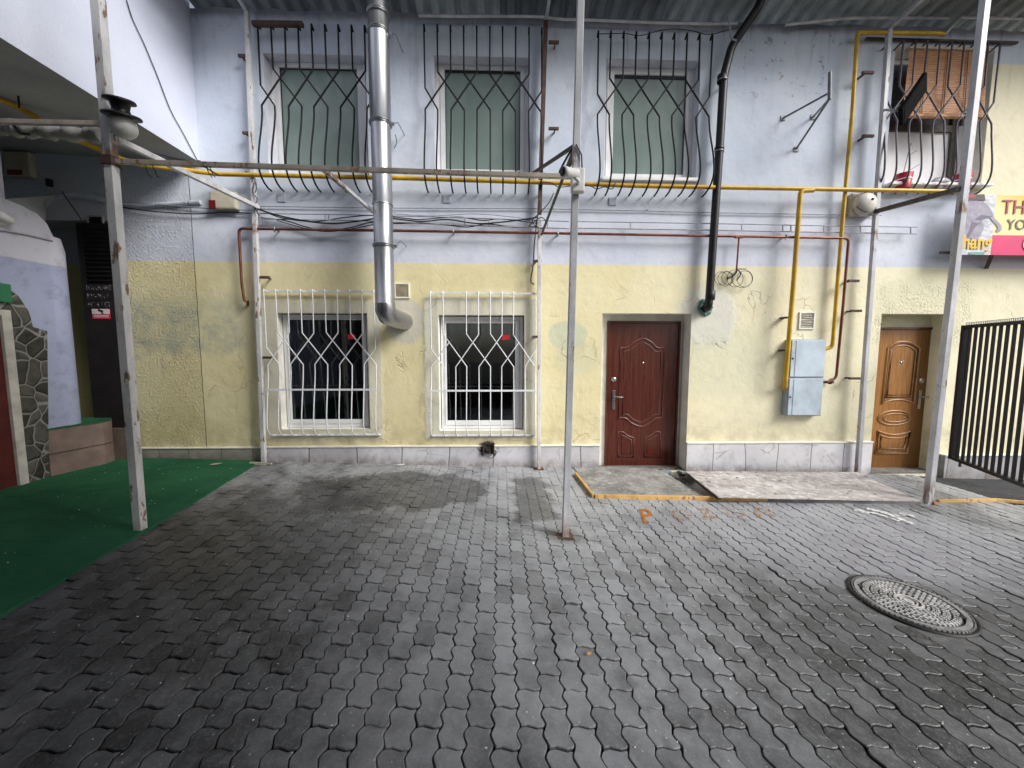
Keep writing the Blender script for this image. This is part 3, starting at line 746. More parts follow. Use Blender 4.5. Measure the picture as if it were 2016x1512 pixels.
pk = W(1040+812/3.6, 540+628/3.6, yl); obj('peephole', MB().lathe((pk.x, yl, pk.z), (0, -1, 0), [(.014, 0), (.014, .006), (.006, .007)], 14), CHROME, dr)
th = MB().box((D1[0]+.05, .05, -.10), (D1[1]-.0, .24, -.022), bev=.006); obj('threshold', th, THRESH, bld)

yl2 = .22
l2 = [W(1714, 785, yl2).x-.02, W(1829, 785, yl2).x, W(1765, 922, yl2).z, W(1780, 646, yl2).z]
reveal(D2, .28, FACADE, bld, sill=False)
bk = MB(); d = D2
bk.add([(l2[1]+.005, .25, d[2]-.2), (d[1], .25, d[2]-.2), (d[1], .25, d[3]), (l2[1]+.005, .25, d[3])], [(0, 1, 2, 3)])
bk.add([(d[0], .25, l2[3]+.005), (l2[1]+.005, .25, l2[3]+.005), (l2[1]+.005, .25, d[3]), (d[0], .25, d[3])], [(0, 1, 2, 3)])
obj('door_surround', bk, FACADE, bld)
dr = obj('door', MB().box((l2[0], yl2, l2[2]), (l2[1]-.02, yl2+.05, l2[3]-.02), bev=.006), DOOROAK, bld, label='golden brown wooden door with arched and oval carved panels')
fr = MB(); fr.box((l2[1]-.02, yl2-.015, l2[2]), (l2[1]+.015, yl2+.05, l2[3])); fr.box((l2[0], yl2-.016, l2[3]-.02), (l2[1]-.02, yl2+.05, l2[3]+.012)); obj('door_frame', fr, DOORRED, dr)
hi, lo = MB(), MB()
def M2(pts, r=.011, closed=True):
    q = crop2(pts)
    hi.tube([W(px, py, yl2-.001) for px, py in q], r, 6, closed=closed)
    cx = sum(p[0] for p in q)/len(q); cy = sum(p[1] for p in q)/len(q)
    lo.tube([W(cx+(px-cx)*.93, cy+(py-cy)*.955, yl2+.0005) for px, py in q], r*.75, 6, closed=closed)
M2(smooth([(1012, 410), (1060, 378), (1110, 370), (1165, 380), (1216, 412)])+smooth([(1176, 768), (1120, 748), (1075, 745), (1020, 752), (974, 770)]), .014)
M2(smooth([(1034, 428), (1070, 402), (1110, 394), (1150, 402), (1193, 430)])+[(1160, 728), (1000, 730)], .010)
def ell(cx, cy, rx, ry, n=28): return [(cx+rx*math.cos(2*PI*k/n)*(1 if abs(math.cos(2*PI*k/n)) < .9 else .98), cy+ry*math.sin(2*PI*k/n)-(cx+rx*math.cos(2*PI*k/n)-cx)*.03) for k in range(n)]
M2(ell(1052, 863, 106, 46), .013); M2(ell(1062, 862, 84, 27), .010)
M2(smooth([(946, 948), (1000, 965), (1050, 972), (1110, 964), (1158, 950)])+[(1134, 1090), (930, 1092)], .013)
M2(smooth([(966, 978), (1010, 990), (1050, 994), (1100, 990), (1136, 980)])+[(1116, 1062), (958, 1064)], .009)
obj('moulding', hi, DOOROAK_HI, dr); obj('groove', lo, DOOROAK_LO, dr)
hp = W(1440+1212/3.286, 560+745/3.286, yl2)
hd = MB(); hd.box((hp.x-.024, yl2-.014, hp.z-.14), (hp.x+.024, yl2-.0005, hp.z+.14), bev=.008); hd.lathe((hp.x, yl2-.012, hp.z+.04), (0, -1, 0), [(.013, 0), (.013, .04)], 12)
hd.tube([(hp.x, yl2-.052, hp.z+.04), (hp.x+.05, yl2-.056, hp.z+.046), (hp.x+.11, yl2-.05, hp.z+.036)], .009, 8); obj('handle', hd, CHROME, dr)
lk = W(1440+1227/3.286, 560+622/3.286, yl2); obj('lock', MB().lathe((lk.x, yl2, lk.z), (0, -1, 0), [(.040, 0), (.040, .01), (.03, .015), (.012, .016)], 20), CHROME, dr)
pn = W(1440+1098/3.286, 560+506/3.286, yl2); pp = MB().lathe((pn.x, yl2, pn.z), (0, -1, 0), [(.018, 0), (.018, .006), (.008, .008)], 14)
for sx in (-1, 1):
    for sz in (-1, 1): pp.box((pn.x+sx*.03-.008, yl2-.004, pn.z+sz*.025-.01), (pn.x+sx*.03+.008, yl2-.0005, pn.z+sz*.025+.01))
obj('number_plate', pp, CHROME, dr)
obj('threshold', MB().box((D2[0], .02, -.16), (D2[1], .26, -.085), bev=.006), THRESH, bld)

# ---- plinth pieces
def plinth(x0, x1, zt, y, mat, capd=.012, name='plinth'):
    mb = MB(); n = 10
    mb.box((x0, y, -.5), (x1, -.001, zt-.012), bev=.004)
    o = obj(name, mb, mat, bld)
    obj('plinth_cap', MB().box((x0-.004, y-capd, zt-.0115), (x1+.004, -.001, zt+.008), bev=.004), REVEAL, o)
plinth(-4.92, -3.20, .335, -.022, PL_A); plinth(-3.195, D1[0]-.005, .342, -.026, PL_B); plinth(D1[1]-.01, 5.28, .372, -.05, PL_C); plinth(6.34, 10.4, .175, -.07, PL_D)

# ---- window above the right hand door
o = URW
reveal(o, .3, REVEAL, bld)
w = obj('window', frame_mb(o[0]+.005, o[1]-.005, o[2]+.005, o[3]-.005, .22, .06, .06), WHITE_UPVC, bld, label='upper right end window half boarded white with bamboo blind')
zb = W(1845, 258, .2).z; zm = W(1845, 245, .2).z
xr = W(1878, 250, .2).x
obj('screen_mesh', MB().box((o[0]+.06, .25, zm), (o[1]-.06, .255, o[3]-.06)), mat_paint('insect_screen', (.10, .10, .13), .7, .3, 30, .2), w)
obj('boarding', MB().box((o[0]+.06, .245, o[2]+.06), (xr, .25, zb)), SHUTTER, w)
ml = MB(); ml.box((xr, .215, o[2]+.06), (xr+.09, .275, o[3]-.06), bev=.004); ml.box((o[0]+.06, .216, zb), (xr, .274, zm)); obj('mullion', ml, DKSTEEL, w)
obj('sash', MB().box((xr+.09, .225, o[2]+.06), (o[1]-.06, .27, zm), bev=.004), WHITE_UPVC, w)
obj('sill', MB().box((o[0]-.02, -.12, o[2]-.035), (o[1]+.03, .22, o[2]-.001), bev=.005), WHITE_UPVC, w)

# ---- recess behind the arch at the left end
rc = MB(); a = ARCH
rc.add([(a[0], .40, a[2]), (a[1], .40, a[2]), (a[1], .40, a[3]), (a[0], .40, a[3])], [(0, 1, 2, 3)])
rc.add([(a[1], 0, a[2]), (a[1], .40, a[2]), (a[1], .40, a[3]), (a[1], 0, a[3])], [(3, 2, 1, 0)]); rc.add([(a[0], 0, a[3]), (a[1], 0, a[3]), (a[1], .4, a[3]), (a[0], .4, a[3])], [(3, 2, 1, 0)])
obj('recess', rc, RECESS, bld)
am = MB(); pts = [W(px, py, -.012) for px, py in smooth([(62, 478), (72, 425), (95, 396), (130, 384), (175, 388), (215, 396), (245, 402), (300, 404), (395, 398)])]
am.tube(pts, .03, 8, radii=[.045 if i < len(pts)*.6 else .03 for i in range(len(pts))]); obj('arch_moulding', am, FACADE, bld)

# ---- the wing that projects on the left
wg = thing('projecting_wing', 'lavender rendered upper wing projecting over a dark passage on the left', 'building', (-5.2, -2, .2))
XS, ZS = -3.83, 4.035
uw = MB(); uw.add([(XS, -.001, ZS), (XS, -9.0, ZS), (XS, -9.0, 8.5), (XS, -.001, 8.5)], [(0, 1, 2, 3)]); uw.add([(XS, -9, ZS), (-10, -9, ZS+.2), (-10, -9, 8.5), (XS, -9, 8.5)], [(0, 1, 2, 3)])
uw.add([(XS, -.001, 8.5), (XS, -9, 8.5), (-10, -9, 8.5), (-10, -.001, 8.5)], [(0, 1, 2, 3)]); uw.add([(XS, -.001, 5.7), (XS, -.001, 8.5), (-10, -.001, 8.5), (-10, -.001, 5.7)], [(0, 1, 2, 3)])
obj('upper_wall', uw, WING, wg)
sf = MB(); sf.add([(XS, -.001, ZS), (XS, -9, ZS), (-10, -9, ZS+.24), (-10, -.001, ZS+.24)], [(0, 1, 2, 3)]); obj('soffit', sf, SOFFIT, wg)
lw = MB(); XL = -5.16
prof = [(-.50, -.2), (-.50, 2.80)] + [(y, z) for y, z in [(-.52, 2.95), (-.57, 3.08), (-.66, 3.16), (-.80, 3.20), (-.93, 3.215)]] + [(-.93, 4.10), (-9, 4.1), (-9, -.2)]
lw.prism([(XL, y, z) for y, z in prof], (-.30, 0, 0)); obj('lower_wall', lw, PASS, wg)
pl = MB(); pl.lathe((XL-.13, -.50, .55), (0, 0, 1), [(.155, 0), (.155, 2.25), (.13, 2.40)], 24); obj('pillar', pl, PASS, wg)
vt = MB(); A_ = [(XL-.02, y, z) for y, z in [(-.50, 2.80), (-.52, 2.95), (-.57, 3.08), (-.66, 3.16), (-.80, 3.20), (-.93, 3.215)]]; B_ = [W(px, py, -.002) for px, py in [(62, 478), (66, 445), (76, 418), (92, 398), (112, 388), (130, 384)]]
for k in range(5): vt.add([A_[k], A_[k+1], B_[k+1], B_[k]], [(0, 1, 2, 3)], True)
obj('vault', vt, SOFFIT, wg)
def L_(px, py, dx=0): return XP(px, py, XL+dx)
# stone surround with arched head (outline measured on the wing's side wall)
sp = [L_(*p) for p in [(48, 948), (95, 935), (96, 800), (95, 652), (66, 645), (60, 610), (40, 572), (12, 552)]]
sp = [(XL+.03, -1.02, .15), (XL+.03, -.83, .15), (XL+.03, -.70, 1.86), (XL+.03, -.83, 1.90), (XL+.03, -.85, 2.06), (XL+.03, -.93, 2.22), (XL+.03, -1.12, 2.38), (XL+.03, -1.9, 2.46), (XL+.03, -1.9, 2.02), (XL+.03, -1.02, 2.02)]
obj('stone_surround', MB().prism(sp, (-.0285, 0, 0)), STONE, wg)
d3 = obj('door', MB().box((XL+.0005, -2.1, .20), (XL+.012, -1.10, 2.0)), REDDOOR2, wg, label='dark red door in the passage at the far left edge')
df = MB(); df.box((XL+.0005, -1.10, .19), (XL+.045, -1.02, 2.06), bev=.004); df.box((XL+.0005, -2.1, 2.0), (XL+.0445, -1.10, 2.06), bev=.004); obj('door_frame', df, WHITEWOOD, d3)

# ---- passage steps and black louvered door
st = MB(); zt = .74
stp = [(-5.135, -.80), (-5.08, -.52), (-5.02, -.30), (-5.05, -.16), (-5.12, -.12), (-5.2, .02), (-6.4, .02), (-6.4, -.8)]
st.prism([(x, y, zt) for x, y in stp], (0, 0, -.7)); 
steps = thing('entrance_step', 'pinkish tiled step block with green carpet top at the passage corner', 'step', (-5.6, -.3, .15))
obj('block', st, STEPTILE, steps)
obj('second_step', MB().box((-5.13, -.10, .1), (-4.94, -.002, .615)), STEPTILE, steps)
jt = MB()
for z in (.46,):
    for p, q in zip(stp[:5], stp[1:6]): jt.bar((p[0]+.001, p[1], z), (q[0]+.001, q[1], z), .008)
obj('tile_joint', jt, SOOT, steps)
obj('carpet_cover', MB().prism([(x+.01 if x > -6 else x, y-.01, zt+.012) for x, y in stp], (0, 0, -.010)), CARPET, steps)
bd = thing('louvered_door', 'tall black door with louvers and faint chalk writing in the passage', 'door', (-5.13, -.03, .7))
q = [W(153, 441, -.03), W(242, 441, -.03), W(245, 842, -.03), W(190, 842, -.03)]
x0, x1 = -5.40, -4.92; z0, z1 = .617, 3.26
obj('panel', MB().box((x0, -.035, z0), (x1, .012, z1), bev=.004), BLACKDOOR, bd)
lv = MB()
for k in range(13):
    z = 2.52+k*.055; lv.obox((x0+.27, -.046, z), Vector((1,0,0)), Vector((0, .8, .6)), Vector((0, -.6, .8)), .36, .006, .045)
obj('louvers', lv, BLACKDOOR, bd)
CHALK = m_worn_mark('chalk', (.5, .5, .52), .54)
for k, tx in enumerate(['JOHNNIE 7%', 'KV-4STR', 'FC 4 LET']):
    zt_ = 2.42-k*.105
    obj('chalk_writing', text_mb(tx, .085, lambda u, v, w, zt_=zt_: (x0+.06+u, -.0375-w, zt_+v), .001, sx=.9), CHALK, bd)
dk = obj('side_board', MB().box((-5.66, .30, 1.2), (-5.42, .385, 3.0)), mat_paint('brown_board', (.07, .05, .03), .7, .3, 6, .1), bd)

# ---- unseen building added behind the viewer to darken the left and foreground
ob = thing('shade_blocker', 'plain grey unseen block added behind the viewer to shade the yard', 'building', (-4, -8, 0))
om = MB(); om.box((-14, -16, 3.15), (3.4, -4.35, 7.2)); obj('overhead_blocker', om, SOFFIT, ob)
om = MB(); om.box((-14, -16, -.3), (-3.9, -9.01, 3.149)); obj('rear_blocker', om, SOFFIT, ob); obj('side_blocker', MB().box((2.2, -16, -.5), (3.4, -7.2, 3.149)), SOFFIT, ob)
# ================================================================== ROOF
roof = thing('canopy_roof', 'corrugated grey metal roof on a brown purlin along the top of the wall', 'roof', (3, 0, 5.8))
rf = MB(); X = -3.82; pts = []
while X < 10.4:
    for dx, dz in ((0, 0), (.035, .055), (.085, .055), (.12, 0)): pts.append((X+dx, dz))
    X += .19
def rz(y): return 5.925 + (-y)*.13
ys = (.4, -.40, -.80)
for k, (xa, za) in enumerate(pts[:-1]):
    xb, zb_ = pts[k+1]
    for ya, yb in zip(ys if xa > -2.9 else ys+(-1.4,), (ys if xa > -2.9 else ys+(-1.4,))[1:]):
        rf.add([(xa, ya, rz(ya)+za), (xb, ya, rz(ya)+zb_), (xb, yb, rz(yb)+zb_), (xa, yb, rz(yb)+za)], [(0, 1, 2, 3)])
obj('sheeting', rf, ROOF, roof)
obj('purlin', MB().box((-3.80, -.50, 5.90), (10.3, -.45, 5.965)), PURLIN, roof)
obj('purlin', MB().box((-3.80, -.80, 5.97), (10.3, -.76, 6.02)), PURLIN, roof)
ct = MB(); ct.tube(sag((-3.8, -.60, 5.90), (9, -.60, 5.90), 0, 30, .01, 4), .007, 6)

# ================================================================== POSTS OF THE CANOPY FRAME
YF = -2.04; ZT = 5.74
def post(name, base, top, w, mat, label, ref=None, plate=True, group=None):
    t = thing(name, label, 'post', base, group)
    obj('tube', MB().bar(base, top, w, w, ref, bev=.004), mat, t)
    if plate: obj('base_plate', MB().box((base[0]-.075, base[1]-.06, base[2]-.004), (base[0]+.065, base[1]+.06, base[2]+.006), bev=.002), RUST, t)
    return t
def ext(base, px, py, y, ztop):
    p = W(px, py, y); b = Vector(base); d = p-b; return b + d*((ztop-b.z)/d.z)
GP = 'steel posts of the canopy frame'
bL = G(277, 1045); bC = G(1113, 1056); bR = G(1826, 992)
tL = ext(bL, 193, 0, bL.y, ZT); tC = ext(bC, 1143, 0, bC.y, ZT); tR = ext(bR, 1937, 20, bR.y, ZT)
post('canopy_post', bL, tL, .064, POSTW, 'chipped white square post standing on the corner of the green carpet', group=GP, plate=False)
post('canopy_post', bC, tC, .054, POSTG, 'flaking grey square post on a base plate in mid yard, carrying the camera', group=GP)
post('canopy_post', bR, tR, .062, POSTG, 'grey square post at the corner of the board beside the golden door', group=GP)
wL0 = Vector((W(520, 910, -.10).x, -.10, gz(-3.2))); wL1 = ext(wL0, 487, 40, -.10, ZT)
wC0 = Vector((W(1061, 920, -.10).x, -.10, gz(.5))); wC1 = W(1068, 345, -.10); wC1 = ext(wC0, 1062, 430, -.10, 3.4)
wR0 = Vector((W(1688, 930, -.12).x, -.12, gz(5.1))); wR1 = ext(wR0, 1750, 65, -.12, ZT)
post('wall_post', wL0, wL1, .05, POSTW, 'slim chipped white post against the wall at the end of the green carpet', group='slim posts fixed to the wall')
pC = post('wall_post', wC0, wC1, .045, POSTW, 'slim white post against the wall right of the white window grilles', group='slim posts fixed to the wall')
post('wall_post', wR0, wR1, .052, POSTG, 'slim grey post against the wall left of the golden door', group='slim posts fixed to the wall')
tC2 = ext(wC1, 1074, 62, -.10, ZT)
solo('rusty_upright', MB().bar(wC1+Vector((0, 0, .002)), tC2, .052, .052, bev=.004), RUST, 'rusty brown upright above the slim white post, right of the middle upper window', 'post', wC1)
# lugs on the wall posts
def lug(parent, px, py, y, L, sgn=1, mat=RUST):
    p = W(px, py, y); mb = MB(); mb.box((p.x, y-.012, p.z-.016), (p.x+L*sgn, y+.016, p.z+.016), bev=.002); mb.box((p.x+L*sgn*.6, y-.010, p.z-.012), (p.x+L*sgn*.7, -.001, p.z+.012))
    obj('lug', mb, mat, parent)
wps = [o for o in COL.objects if o.name.startswith('wall_post')]
for px, py in ((484, 110), (492, 262), (512, 546), (518, 704)): lug(wps[0], px, py, -.10, -.09 if py < 300 else .12, 1)
for px, py in ((1064, 663), (1066, 514)): lug(wps[1], px, py, -.10, -.11)
for px, py in ((1712, 143), (1712, 268), (1683, 553), (1685, 745), (1688, 612)): lug(wps[2], px+8, py, -.12, -.15)
ru = bpy.data.objects['rusty_upright']
for px, py in ((1080, 83), (1080, 253)):
    lug(ru, px, py, -.10, .13)
# rafters from the wall posts out to the posts in front
def rafter(a, b, w, mat, label): return solo('rafter', MB().bar(a, b, w, w, bev=.003), mat, label, 'beam', a, 'rafters under the canopy roof')
rafter((wL1.x, -.10, ZT+.02), (tL.x+.15, bL.y, ZT+.05), .045, POSTG, 'white rafter running out from the slim post left of the upper grilles')
rafter((tC2.x, -.10, ZT+.02), (tC2.x+.05, bC.y, ZT+.05), .035, POSTG, 'thin pale rafter running out above the rusty upright')
rafter((wR1.x, -.12, ZT+.02), (wR1.x-.05, bR.y-.5, ZT+.05), .045, POSTG, 'pale rafter running out from the slim grey post near the bamboo blind')
rafter((tR.x, bR.y-.03, 5.36), (tR.x+.5, bR.y-2.0, 5.40), .05, DKSTEEL, 'dark rafter at the top right corner running towards the viewer')

# ties between front posts and the wall
def bar_thing(name, a, b, w, mat, label, cat='beam', h=None): return solo(name, MB().bar(a, b, w, h or w, bev=.003), mat, label, cat, a)
zb1 = W(225, 318, bL.y); zb2 = W(1128, 348, bC.y)
bm_ = thing('front_beam', 'long flaking tan beam between the left and middle posts below the upper windows', 'beam', zb1)
obj('tube', MB().bar(zb1, zb2, .034, .034, bev=.003), BEAMT, bm_)
obj('end_bracket', MB().box((zb1.x-.07, zb1.y-.045, zb1.z-.035), (zb1.x+.02, zb1.y+.05, zb1.z+.035), bev=.004), RUST, bm_)
hk = MB()
for px in (285, 300, 405, 412):
    p = W(px, 331, bL.y); hk.tube(sag(p+Vector((0, 0, .04)), p+Vector((.03, .02, -.06)), .02, 8, .008, px), .0035, 5)
obj('wire_hook', hk, CABLE, bm_)
bar_thing('tie_bar', W(222, 271, bL.y), W(508, 408, -.09), .045, POSTW, 'white tie bar slanting from the carpet post back to the wall')
bar_thing('tie_bar', W(632, 329, -1.86), W(738, 420, -.07), .036, POSTG, 'short white strut from the tan beam back to the wall in front of the flue')
bar_thing('tie_bar', W(1888, 372, bR.y), W(1722, 417, -.10), .05, DKSTEEL, 'dark steel tie bar from the right post back to the wall below the flower pots')
bar_thing('tie_bar', W(1134, 283, bC.y), W(1066, 462, -.14), .024, DKSTEEL, 'thin dark strut from the camera post down to the slim white wall post')
bar_thing('tie_bar', W(1134, 285, bC.y+.03), W(1048, 342, -1.1), .026, DKSTEEL, 'thin dark strut slanting left from the camera post behind the tan beam')
bar_thing('side_beam', (XS-4, W(195, 243, bL.y).y, W(0, 237, bL.y).z), W(203, 244, bL.y+.02), .034, BEAMT, 'tan steel beam running left from the carpet post under the wing')
ins = MB(); P = [W(px, py, bL.y+.12) for px, py in ((200, 267), (150, 264), (100, 260), (60, 256), (30, 253), (0, 250), (-60, 246))]
Q = []
for a, b in zip(P, P[1:]):
    for k in range(6): Q.append(a.lerp(b, k/6))
ins.tube(Q, .05, 12, radii=[.052+.012*math.sin(i*1.1)+.006*math.sin(i*2.7) for i in range(len(Q))])
solo('lagged_pipe', ins, mat_paint('pipe_lagging', (.42, .41, .38), .85, .25, 12, .8, dirt=.5), 'lumpy grey lagged pipe under the beam at the far left', 'pipe')

# globe with black cap
gp = W(243, 250, bL.y-.03)
gl = thing('globe_ornament', 'white globe wearing a tilted black spool shaped cap beside the left post', 'globe', gp-Vector((0, 0, .09)))
obj('globe', MB().sphere(gp, .085), mat_paint('globe_white', (.62, .62, .60), .35, .15, 6, .05, dirt=.15), gl)
axd = Vector((.10, -.20, .96)).normalized()
obj('cap', MB().lathe(gp+axd*.062, axd, [(.02, 0), (.115, .0), (.118, .01), (.112, .02), (.058, .026), (.052, .055), (.062, .095), (.094, .102), (.096, .112), (.09, .122), (.01, .124)], 28), BLACKPL, gl)

# ================================================================== FLUE
fx = [W(px, py, -.44) for px, py in ((742, -60), (758, 585))]
fl = thing('steel_flue', 'shiny stainless steel flue pipe coming down between the left windows and bending into the wall', 'flue', fx[1])
ax0 = fx[0].copy(); ax1 = fx[1].copy(); R = .112
def fp(py):
    t = (py+60)/645; return ax0.lerp(ax1, t)
dirv = (ax1-ax0).normalized()
for a, b, r in ((-60, 58, R+.004), (58, 232, R+.008), (232, 395, R+.002), (395, 478, R), (478, 600, R+.003)):
    obj('pipe_section', MB().lathe(fp(a), dirv, [(r, 0), (r, (fp(b)-fp(a)).length-.012), (r+.005, (fp(b)-fp(a)).length-.008), (r+.005, (fp(b)-fp(a)).length)], 40, cap=False), STEEL, fl)
ww = Vector((-1.285, 0, 2.035)); e0 = fp(600); e1 = e0+dirv*.10+Vector((.012, .05, 0)); 
el = [e0, e0+dirv*.06, e0+dirv*.13+Vector((.012, .06, 0)), Vector((-1.33, -.20, 2.05)), ww+Vector((0, .02, 0))]
obj('elbow', MB().tube(el, R+.004, 32, cap=False), STEEL, fl)
for py in (24, 58, 232, 478):
    c = fp(py); mb = MB(); mb.lathe(c-dirv*.012, dirv, [(R+.012, 0), (R+.019, .002), (R+.019, .010), (R+.012, .012)], 40, cap=False); mb.lathe(c+dirv*.008, dirv, [(R+.012, 0), (R+.019, .002), (R+.019, .010), (R+.012, .012)], 40, cap=False)
    if py != 24: mb.box((c.x+R+.01, c.y-.015, c.z-.02), (c.x+R+.045, c.y+.015, c.z+.01)); mb.tube([(c.x+R+.03, c.y, c.z), (c.x+R+.05, c.y+.15, c.z+.10), (c.x+R+.06, -.001, c.z+.11)], .006, 6)
    obj('clamp', mb, STEELD, fl)

# ================================================================== BLACK DRAIN PIPE
yb_ = -.13
P = fillet([W(1505, -45, yb_-.18), W(1497, 8, yb_-.16), W(1440, 92, yb_), W(1425, 150, yb_), W(1416, 300, yb_), W(1395, 606, yb_), W(1387, 607, .02)], .07, 7)
dp = thing('drain_pipe', 'black plastic drain pipe running down the wall beside the red brown door', 'pipe', P[-2])
obj('pipe', MB().tube(P, .050, 18), BLACKPL, dp)
for px, py, h in ((1421.5, 155, .10), (1416, 293, .05), (1398.5, 582, .12)):
    c = W(px, py, yb_); obj('socket', MB().lathe(c-Vector((0, 0, h/2)), (.02, 0, 1), [(.050, 0), (.058, .005), (.058, h-.005), (.050, h)], 20, cap=False), BLACKPL, dp)
for px, py in ((1422, 160), (1415, 300)):
    c = W(px, py, yb_); mb = MB(); mb.lathe(c, (.02, 0, 1), [(.060, 0), (.064, .003), (.064, .012), (.060, .015)], 20, cap=False); mb.box((c.x+.055, c.y, c.z), (c.x+.075, -.001, c.z+.015)); obj('clip', mb, STEELD, dp)
sm = MB(); c = W(1388, 605, -.01); rr = random.Random(2)
for k in range(16):
    a = k/16*2*PI; sm.sphere((c.x+math.cos(a)*.078*rr.uniform(.85, 1.15), -.014, c.z+math.sin(a)*.078*rr.uniform(.85, 1.15)), rr.uniform(.022, .040), 8, 6, (1, .55, 1))
obj('sealant_ring', sm, SEALANT, dp)

# ================================================================== GAS AND COPPER PIPES
yg = -.14
P1 = [W(1905, 377, yg), W(1880, 377, yg), W(1250, 366, yg), W(1060, 359, yg), W(800, 351, yg), W(430, 343, yg)]
tail = [XP(262, 322, -4.15), XP(125, 265, -4.55), XP(40, 212, -4.75), XP(-60, 175, -4.85)]
gm = thing('gas_main', 'long yellow gas pipe along the wall at first floor level with a branch down', 'pipe', P1[0])
obj('pipe', MB().tube(fillet(P1+tail, .10, 5), .026, 14), YELLOW, gm)
PB = fillet([W(1602, 374.5, yg), W(1576, 376, yg), W(1562, 560, yg-.01), W(1546, 752, -.16), W(1545, 765, -.05), W(1545, 767, -.0)], .05, 5)
obj('branch', MB().tube(PB, .029, 14), YELLOW, gm)
for px, py in ((1553, 625), (1549, 690)):
    c = W(px, py, -.10); obj('clip', MB().box((c.x-.05, -.11, c.z-.012), (c.x+.01, -.001, c.z+.012)), SOOT, gm)
gr_ = fillet([W(1858, 68, -.10), W(1852, 66, -.12), W(1688, 64, -.12), W(1678, 220, -.12), W(1660, 420, -.09), W(1640, 668, -.09), W(1638, 684, -.06), W(1622, 688, -.05)], .05, 5)
g2 = thing('gas_riser', 'second yellow gas pipe turning at the top right and running down beside the meter box', 'pipe', gr_[-1])
obj('pipe', MB().tube(gr_, .023, 14), YELLOW, g2)
cp = fillet([W(488, 600, -.0), W(488, 592, -.06), W(481, 592, -.09), W(476, 560, -.09), W(470, 450, -.09), W(800, 454.5, -.10), W(1200, 461, -.10), W(1500, 466, -.10), W(1671, 469, -.10), W(1660, 600, -.12), W(1646, 745, -.10), W(1628, 752, -.10)], .06, 6)
cu = thing('copper_pipe', 'brown copper pipe along the lavender band dropping at both ends', 'pipe', W(488, 592, -.06))
obj('pipe', MB().tube(cp, .017, 12), COPPER, cu)
c0 = W(1455, 466, -.10); c1 = W(1450, 532, -.10); obj('branch', MB().tube([c0, c1], .011, 10), COPPER, cu)
obj('tee', MB().bar(c0-Vector((.06, 0, 0)), c0+Vector((.06, 0, 0)), .038, .038, bev=.006), COPPER, cu)
for px, py in ((541, 451), (892, 456), (1098, 460), (1548, 466)):
    c = W(px, py, -.10); mb = MB(); mb.lathe(c-Vector((.012, 0, 0)), (1, 0, 0), [(.019, 0), (.026, .003), (.026, .021), (.019, .024)], 16, cap=False); mb.box((c.x-.01, c.y, c.z-.004), (c.x+.01, -.001, c.z+.004)); mb.box((c.x-.008, c.y-.012, c.z-.04), (c.x+.008, c.y+.004, c.z-.02)); obj('clip', mb, STEELD, cu)

# ================================================================== WINDOW GRILLES
def grille(label, xs, z, mat, r, group, y0=-.10, belly=.2, hook=.06, rails=None, cut=(), seed=1, cat='window grille', skip=()):
    """z = top, bendA, bend0, low, belly, end"""
    zt, zA, z0, zl, zbel, ze = z; n = len(xs); rr = random.Random(seed)
    g = thing('window_grille', label, cat, ((xs[0]+xs[-1])/2, y0, ze), group)
    tgt = {0: 1, n-1: n-2}
    for i in range(1, n-1): tgt[i] = i+2 if i % 2 else i-2
    tgt = {i: min(n-1, max(0, t)) for i, t in tgt.items()}
    for i in range(n):
        if i in skip: continue
        j = tgt[i]; zs = z0 if i in (0, n-1) else zA
        zs += rr.uniform(-.006, .006); jit = rr.uniform(-.004, .004); jl = rr.uniform(-.006, .006)
        pts = []
        yd = y0 + (.006 if i % 2 else -.006)
        xa, xb = xs[i]+jit, xs[j]+jl
        if i not in cut:
            pts += [Vector((xs[i], y0+hook, zt-.02)), Vector((xs[i], y0+.004, zt+.012)), Vector((xs[i], y0, zt-.015)), Vector((xa, yd, zs))]
        else:
            zc = (zA+zl)/2+(zA-zl)*.27; t = (zs-zc)/(zs-zl); pts += [Vector((xa+(xb-xa)*t, yd, zc))]
        zlow = zl+rr.uniform(-.008, .008)
        pts += [Vector((xb, yd, zlow))]
        m = 9
        for k in range(1, m+1):
            t = k/m; pts.append(Vector((xb+jl*t, y0-belly*(t*t*(3-2*t)), zlow+(zbel-zlow)*t)))
        for k in range(1, 6):
            t = k/5; a = t*PI/2; pts.append(Vector((xb+jl, y0-belly+(belly-hook*0+y0*-1-.012)*(1-math.cos(a)), zbel+(ze-zbel)*math.sin(a))))
        obj('bar', MB().tube(pts, r, 6), mat, g)
    for (zz, yy, w, h, mt) in rails or ():
        obj('rail', MB().box((xs[0]-.02, yy-w, zz-h/2), (xs[-1]+.02, yy, zz+h/2)), mt, g)
    return g
def gx(list_px, py, y): return [W(p, py, y).x for p in list_px]
def gz_(pxc, pys, y): return [W(pxc, p, y).z for p in pys]
UG = 'black bulging grilles over the upper windows'
g1 = grille('black bulging grille over the upper left window, its top under a rusty bar', gx([507.6, 533.6, 561, 587, 613.3, 639.4, 665.7, 691.7, 717.8, 744], 60, -.12), gz_(625, (50, 137, 170, 210, 338, 371), -.12), BLACKBAR, .0105, UG, -.12, .14, seed=1)
g2_ = grille('black bulging grille over the upper middle window left of the rusty upright', gx([834.6, 860.6, 886.6, 912.7, 938.4, 964.4, 989.5, 1015.5, 1041.6, 1067], 60, -.12), gz_(950, (54, 144, 177, 217, 346, 374), -.12), BLACKBAR, .0105, UG, -.12, .14, seed=2)
g3 = grille('black bulging grille over the upper right window beside the black drain pipe', gx([1178.4, 1203.2, 1228.6, 1253.3, 1278.7, 1303.8, 1328.6, 1353.3, 1378.4, 1403.2], 65, -.12), gz_(1290, (66, 156, 188, 228, 348, 380), -.12), BLACKBAR, .0105, UG, -.12, .17, seed=3)
